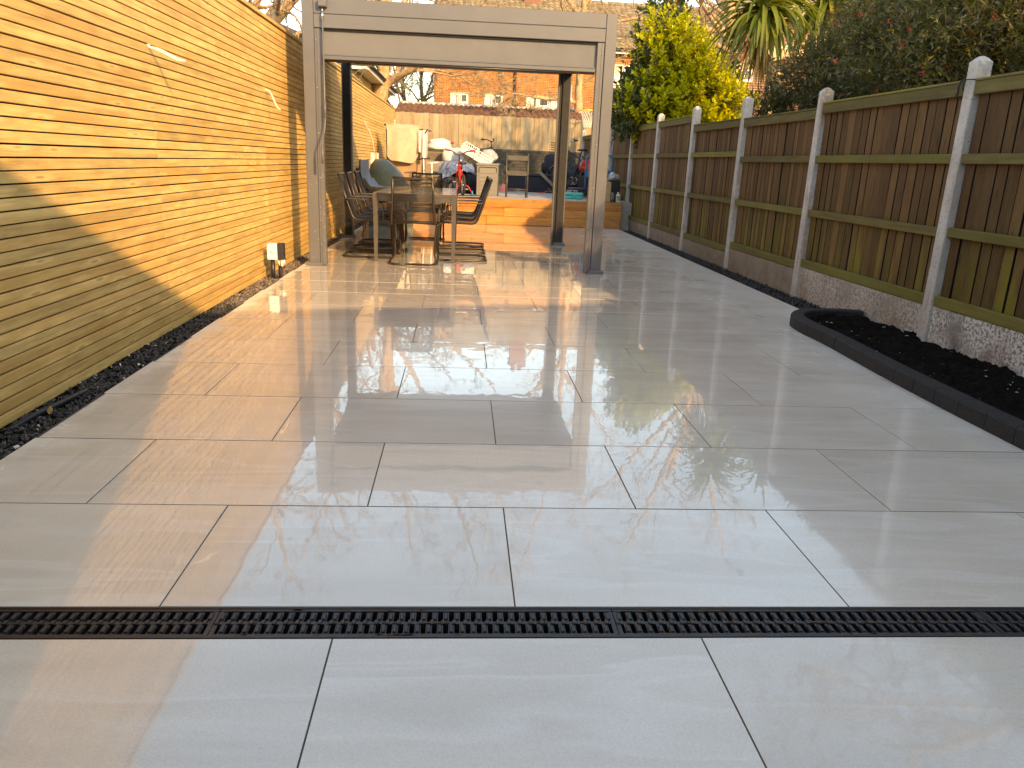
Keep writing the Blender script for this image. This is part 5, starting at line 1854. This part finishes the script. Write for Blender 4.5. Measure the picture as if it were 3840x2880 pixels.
def leafy_shrub(name, label, blobs, n_shoot, seed, lsize, mats, gold):
    """blobs: ellipsoids (centre, radii); shoots carry whorls of leaves; mats[0] main, mats[1] shade"""
    rr = random.Random(seed)
    base = Vector((blobs[0][0][0], blobs[0][0][1], 0))
    t = thing(name, label, 'shrub', base)
    ms = [MB(), MB()]
    st = MB()
    for k in range(n_shoot):
        c, rad = blobs[rr.choices(range(len(blobs)), [b[1][0] * b[1][1] * b[1][2] for b in blobs])[0]]
        u = rvec(rr)
        q = rr.random() ** .28
        p = Vector(c) + Vector((u.x * rad[0], u.y * rad[1], u.z * rad[2])) * q - base
        if p.z < .2:
            continue
        d = (u * .8 + Vector((0, 0, .75)) + rvec(rr) * .35).normalized()
        ln = rr.uniform(.12, .30)
        st.tube([p - d * .12, p + d * ln], [.005, .002], 3, caps=False)
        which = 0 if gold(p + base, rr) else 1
        nl = rr.randint(7, 11)
        for j in range(nl):
            s = j / nl
            a = j * 2.4 + rr.random()
            o = d.orthogonal().normalized()
            side = (Quaternion(d, a) @ o)
            ld = (side * (.95 - .4 * s) + d * (.35 + .7 * s) + rvec(rr) * .2).normalized()
            leaf(ms[which], p + d * ln * s, ld, d, lsize * rr.uniform(.7, 1.15) * (1 - .25 * s), lsize * rr.uniform(.36, .5))
    # a few stems from the ground
    for k in range(9):
        c, rad = rr.choice(blobs)
        top = Vector(c) + Vector((rr.uniform(-.5, .5) * rad[0], rr.uniform(-.5, .5) * rad[1], rr.uniform(-.2, .5) * rad[2])) - base
        b0 = Vector((rr.uniform(-.25, .25), rr.uniform(-.25, .25), 0))
        st.tube(bez([b0, b0.lerp(top, .5) + rvec(rr) * .12, top], 4), [.03 - .0026 * i for i in range(9)], 5)
    st.build('stems', MAT['twig'], t)
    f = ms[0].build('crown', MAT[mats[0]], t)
    ms[1].build('shade_side_foliage', MAT[mats[1]], t)
    return t


# golden shrub: centre about px 2560, y 300
YL = 12.6
cL = Q(2560, 330, YL)
sc_l = (YL - CAM_LOC.y) / FOCAL / .96
blobs = []
for px_, py_, rx_, rz__, dy in ((2560, 400, 215, 110, 0), (2520, 270, 120, 110, .1), (2650, 400, 150, 90, -.3), (2470, 150, 70, 75, .2), (2560, 190, 85, 80, .2), (2420, 420, 110, 95, .35), (2620, 300, 95, 85, -.1)):
    c = Q(px_, py_, YL + dy)
    blobs.append(((c.x, YL + dy, c.z), (rx_ * sc_l, .50, rz__ * sc_l)))
SH = lambda p, rr: (p.x * .55 - (p.y - YL) * 1.1 + (p.z - 2.6) * .12 + rr.gauss(0, .28)) > (cL.x * .55 - .42)  # leaf colour split by sun side: golden as lit, dark as shaded
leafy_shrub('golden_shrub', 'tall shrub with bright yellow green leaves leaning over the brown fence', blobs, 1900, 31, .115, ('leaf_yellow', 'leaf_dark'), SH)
blobs = []
for px_, py_, rx_, rz__, dy in ((2380, 400, 70, 120, 0), (2440, 330, 80, 90, .2), (2350, 430, 40, 70, -.2), (2500, 60, 55, 70, .4), (2690, 330, 60, 90, .4)):
    c = Q(px_, py_, YL + 1.0 + dy)
    blobs.append(((c.x, YL + 1.0 + dy, c.z), (rx_ * sc_l * 1.08, .4, rz__ * sc_l * 1.08)))
leafy_shrub('laurel_shrub', 'dark glossy green shrub growing behind the yellow green one', blobs, 620, 33, .12, ('leaf_dark', 'leaf_dark'), lambda p, rr: True)


# ---- cordyline palms
def sword(m, p, d, l, w, rr, bend):
    """strap leaf arching down from its base"""
    n = 7
    pts = [p.copy()]
    dd = d.normalized()
    for i in range(n):
        dd = (dd + Vector((0, 0, -bend * (.4 + i / n)))).normalized()
        pts.append(pts[-1] + dd * l / n)
    side = dd.cross(Vector((0, 0, 1)))
    side = side.normalized() if side.length > .1 else rvec(rr)
    vs, fs = [], []
    for i, q in enumerate(pts):
        t = i / n
        ww = w * (0.55 + .45 * min(t * 4, 1)) * (1 - t ** 3) * .5 + .002
        tl_ = (pts[min(i + 1, n)] - pts[max(i - 1, 0)]).normalized()
        s_ = (side - tl_ * side.dot(tl_)).normalized()
        up = s_.cross(tl_)
        vs += [q - s_ * ww + up * ww * .5, q, q + s_ * ww + up * ww * .5]
    for i in range(n):
        a = i * 3
        fs += [(a, a + 1, a + 4, a + 3), (a + 1, a + 2, a + 5, a + 4)]
    m.add(vs, fs, True)


def cordyline(label, trunk_pts, r0, crown, n, lmax, seed, dead=True):
    rr = random.Random(seed)
    base = Vector(trunk_pts[0])
    t = thing('cordyline_palm', label, 'palm', base)
    pp_ = bez([Vector(p) - base for p in trunk_pts], 5)
    MB().tube(pp_, [r0 * (1 - .35 * i / (len(pp_) - 1)) for i in range(len(pp_))], 10).build('trunk', MAT['twig_pale'], t)
    m, md = MB(), MB()
    c = Vector(crown) - base
    for i in range(n):
        a = rr.uniform(0, 2 * math.pi)
        el = R(rr.uniform(-35, 85))
        d = Vector((math.cos(a) * math.cos(el), math.sin(a) * math.cos(el), math.sin(el)))
        sword(m, c + d * .05 + Vector((0, 0, rr.uniform(-.12, .12))), d, lmax * rr.uniform(.75, 1.1), rr.uniform(.062, .085), rr, rr.uniform(.18, .44))
    m.build('crown', MAT['leaf_palm'], t)
    if dead:
        for i in range(int(n * .55)):
            a = rr.uniform(0, 2 * math.pi)
            el = R(rr.uniform(-80, -20))
            d = Vector((math.cos(a) * math.cos(el), math.sin(a) * math.cos(el), math.sin(el)))
            sword(md, c - Vector((0, 0, rr.uniform(.05, .35))), d, lmax * rr.uniform(.5, .95), rr.uniform(.025, .045), rr, rr.uniform(.15, .4))
        for i in range(60):
            p0 = c + Vector((rr.uniform(-.5, -.1), rr.gauss(0, .15), rr.uniform(-.75, -.2)))
            md.tube([p0, p0 + rvec(rr) * .15, p0 + rvec(rr) * .3], .004, 3)
        md.build('dead_leaves', MAT['leaf_dead'], t)
    return t


YQ = 10.4
cordyline('cordyline palm with drooping yellow edged sword leaves above the brown fence', [(Q(2925, 480, YQ).x, YQ, 0), Q(2915, 430, YQ), Q(2912, 340, YQ), Q(2890, 270, YQ), Q(2862, 190, YQ), Q(2855, 40, YQ)], .095, Q(2866, 40, YQ), 170, .98, 41)
YQ2 = 11.6
cordyline('darker cordyline palm half hidden behind the needle leaved shrub', [(Q(3140, 480, YQ2).x, YQ2, 0), Q(3120, 250, YQ2), Q(3110, 40, YQ2)], .09, Q(3105, 10, YQ2), 130, 1.1, 43, False)


# ---- needle-leaved shrub with red flowers along the right fence
def needle_shrub(name, label, region, n, seed, flowers=0, gold=.25, nl=13, ls=.036):
    rr = random.Random(seed)
    base = Vector((4.2, 4.5, 0)) if region is None else Vector(region[0][0]) * 1.0
    base.z = 0
    t = thing(name, label, 'shrub', base)
    a, b, st, fl = MB(), MB(), MB(), MB()
    cnt = 0
    while cnt < n:
        c, rad = region[rr.choices(range(len(region)), [q[1][0] * q[1][1] * q[1][2] for q in region])[0]]
        u = rvec(rr) * rr.random() ** .33
        p = Vector(c) + Vector((u.x * rad[0], u.y * rad[1], u.z * rad[2]))
        if p.x < FENX(p.y) + .16 and p.z < 1.80:
            continue
        if p.z > .93 * (p.x - 1.15) + .05 and (p.y > 2.0 or rr.random() > .5):
            continue
        dens = mnoise.noise(p * 1.6) + .35 * mnoise.noise(p * 4.0)
        if dens < -.22 and rr.random() < .8:
            continue
        cnt += 1
        p -= base
        d = (u.normalized() * .7 + Vector((0, 0, .6)) + rvec(rr) * .6).normalized()
        ln = rr.uniform(.10, .22)
        st.tube([p - d * .06, p + d * ln], [.003, .0012], 3, caps=False)
        for j in range(5):
            q = p + rvec(rr) * .10
            ld = rvec(rr)
            w = ld.cross(rvec(rr)).normalized() * .012
            a.add([q - w, q + ld * .05 - w * .4, q + ld * .07, q + w], [(0, 1, 2, 3)])
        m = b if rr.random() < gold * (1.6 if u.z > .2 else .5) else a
        for j in range(nl):
            s = j / nl
            q = p + d * ln * s
            ld = (Quaternion(d, j * 2.4 + rr.random()) @ d.orthogonal().normalized() * .9 + d * .75).normalized()
            w = ld.cross(rvec(rr)).normalized() * .0042
            l = ls * rr.uniform(.7, 1.3)
            m.add([q - w, q + w, q + ld * l], [(0, 1, 2)])
        if flowers and rr.random() < flowers:
            for j in range(14):
                q = p + d * ln + rvec(rr) * .016
                e = rvec(rr) * .020
                w = e.cross(rvec(rr)).normalized() * .007
                fl.add([q - w, q + w, q + e], [(0, 1, 2)])
    for k in range(34):
        c, rad = rr.choice(region)
        top = Vector(c) + Vector((rr.uniform(-.7, .7) * rad[0], rr.uniform(-.7, .7) * rad[1], rr.uniform(-.3, .7) * rad[2])) - base
        if (top + base).z > .93 * ((top + base).x - 1.2):
            continue
        b0 = Vector((rr.uniform(.1, .6), rr.uniform(-.6, .6), .1)) + Vector((0, (top.y) * .7, 0))
        st.tube(bez([b0, b0.lerp(top, .5) + rvec(rr) * .15, top], 4), [.022 - .002 * i for i in range(9)], 5)
    st.build('stems', MAT['shrub_stem'], t)
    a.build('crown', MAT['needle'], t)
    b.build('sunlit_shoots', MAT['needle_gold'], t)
    if flowers:
        fl.build('flowers', MAT['flower'], t)
    return t


reg = []
for px_, py_, Y_, rx_, ry_, rz__ in ((3080, 260, 8.0, .55, .8, .75), (3300, 180, 6.6, .8, 1.1, .9), (3560, 150, 5.3, .9, 1.1, .85), (3800, 150, 4.2, .9, 1.1, .8), (3200, 330, 7.2, .6, .9, .5), (3450, 60, 6.6, .9, 1.2, .8)):
    xq = 4.15 if px_ > 3100 else 4.1
    c = at(px_, py_, 'x', xq)
    reg.append(((xq, c.y, c.z), (rx_, ry_, rz__)))
reg.append(((4.3, 2.3, 2.0), (.8, 1.0, .8)))
reg.append(((4.3, 1.1, 2.5), (.6, .7, 1.1)))
reg.append(((5.3, 5.5, 2.4), (.9, 2.6, 1.4)))
reg.append(((5.2, 8.2, 2.6), (.8, 1.4, 1.3)))
needle_shrub('needle_shrub', 'large dark needle leaved shrub with red flowers spilling over the brown fence', reg, 17500, 51, .03, .13)
cS = at(2880, 440, 'x', 3.75)
needle_shrub('rosemary_bush', 'small rosemary like bush at the foot of the palm, just over the fence', [((3.75, cS.y, cS.z), (.35, .55, .34)), ((3.8, cS.y - .3, cS.z - .4), (.35, .6, .4))], 420, 53, 0, .1, 14, .028)
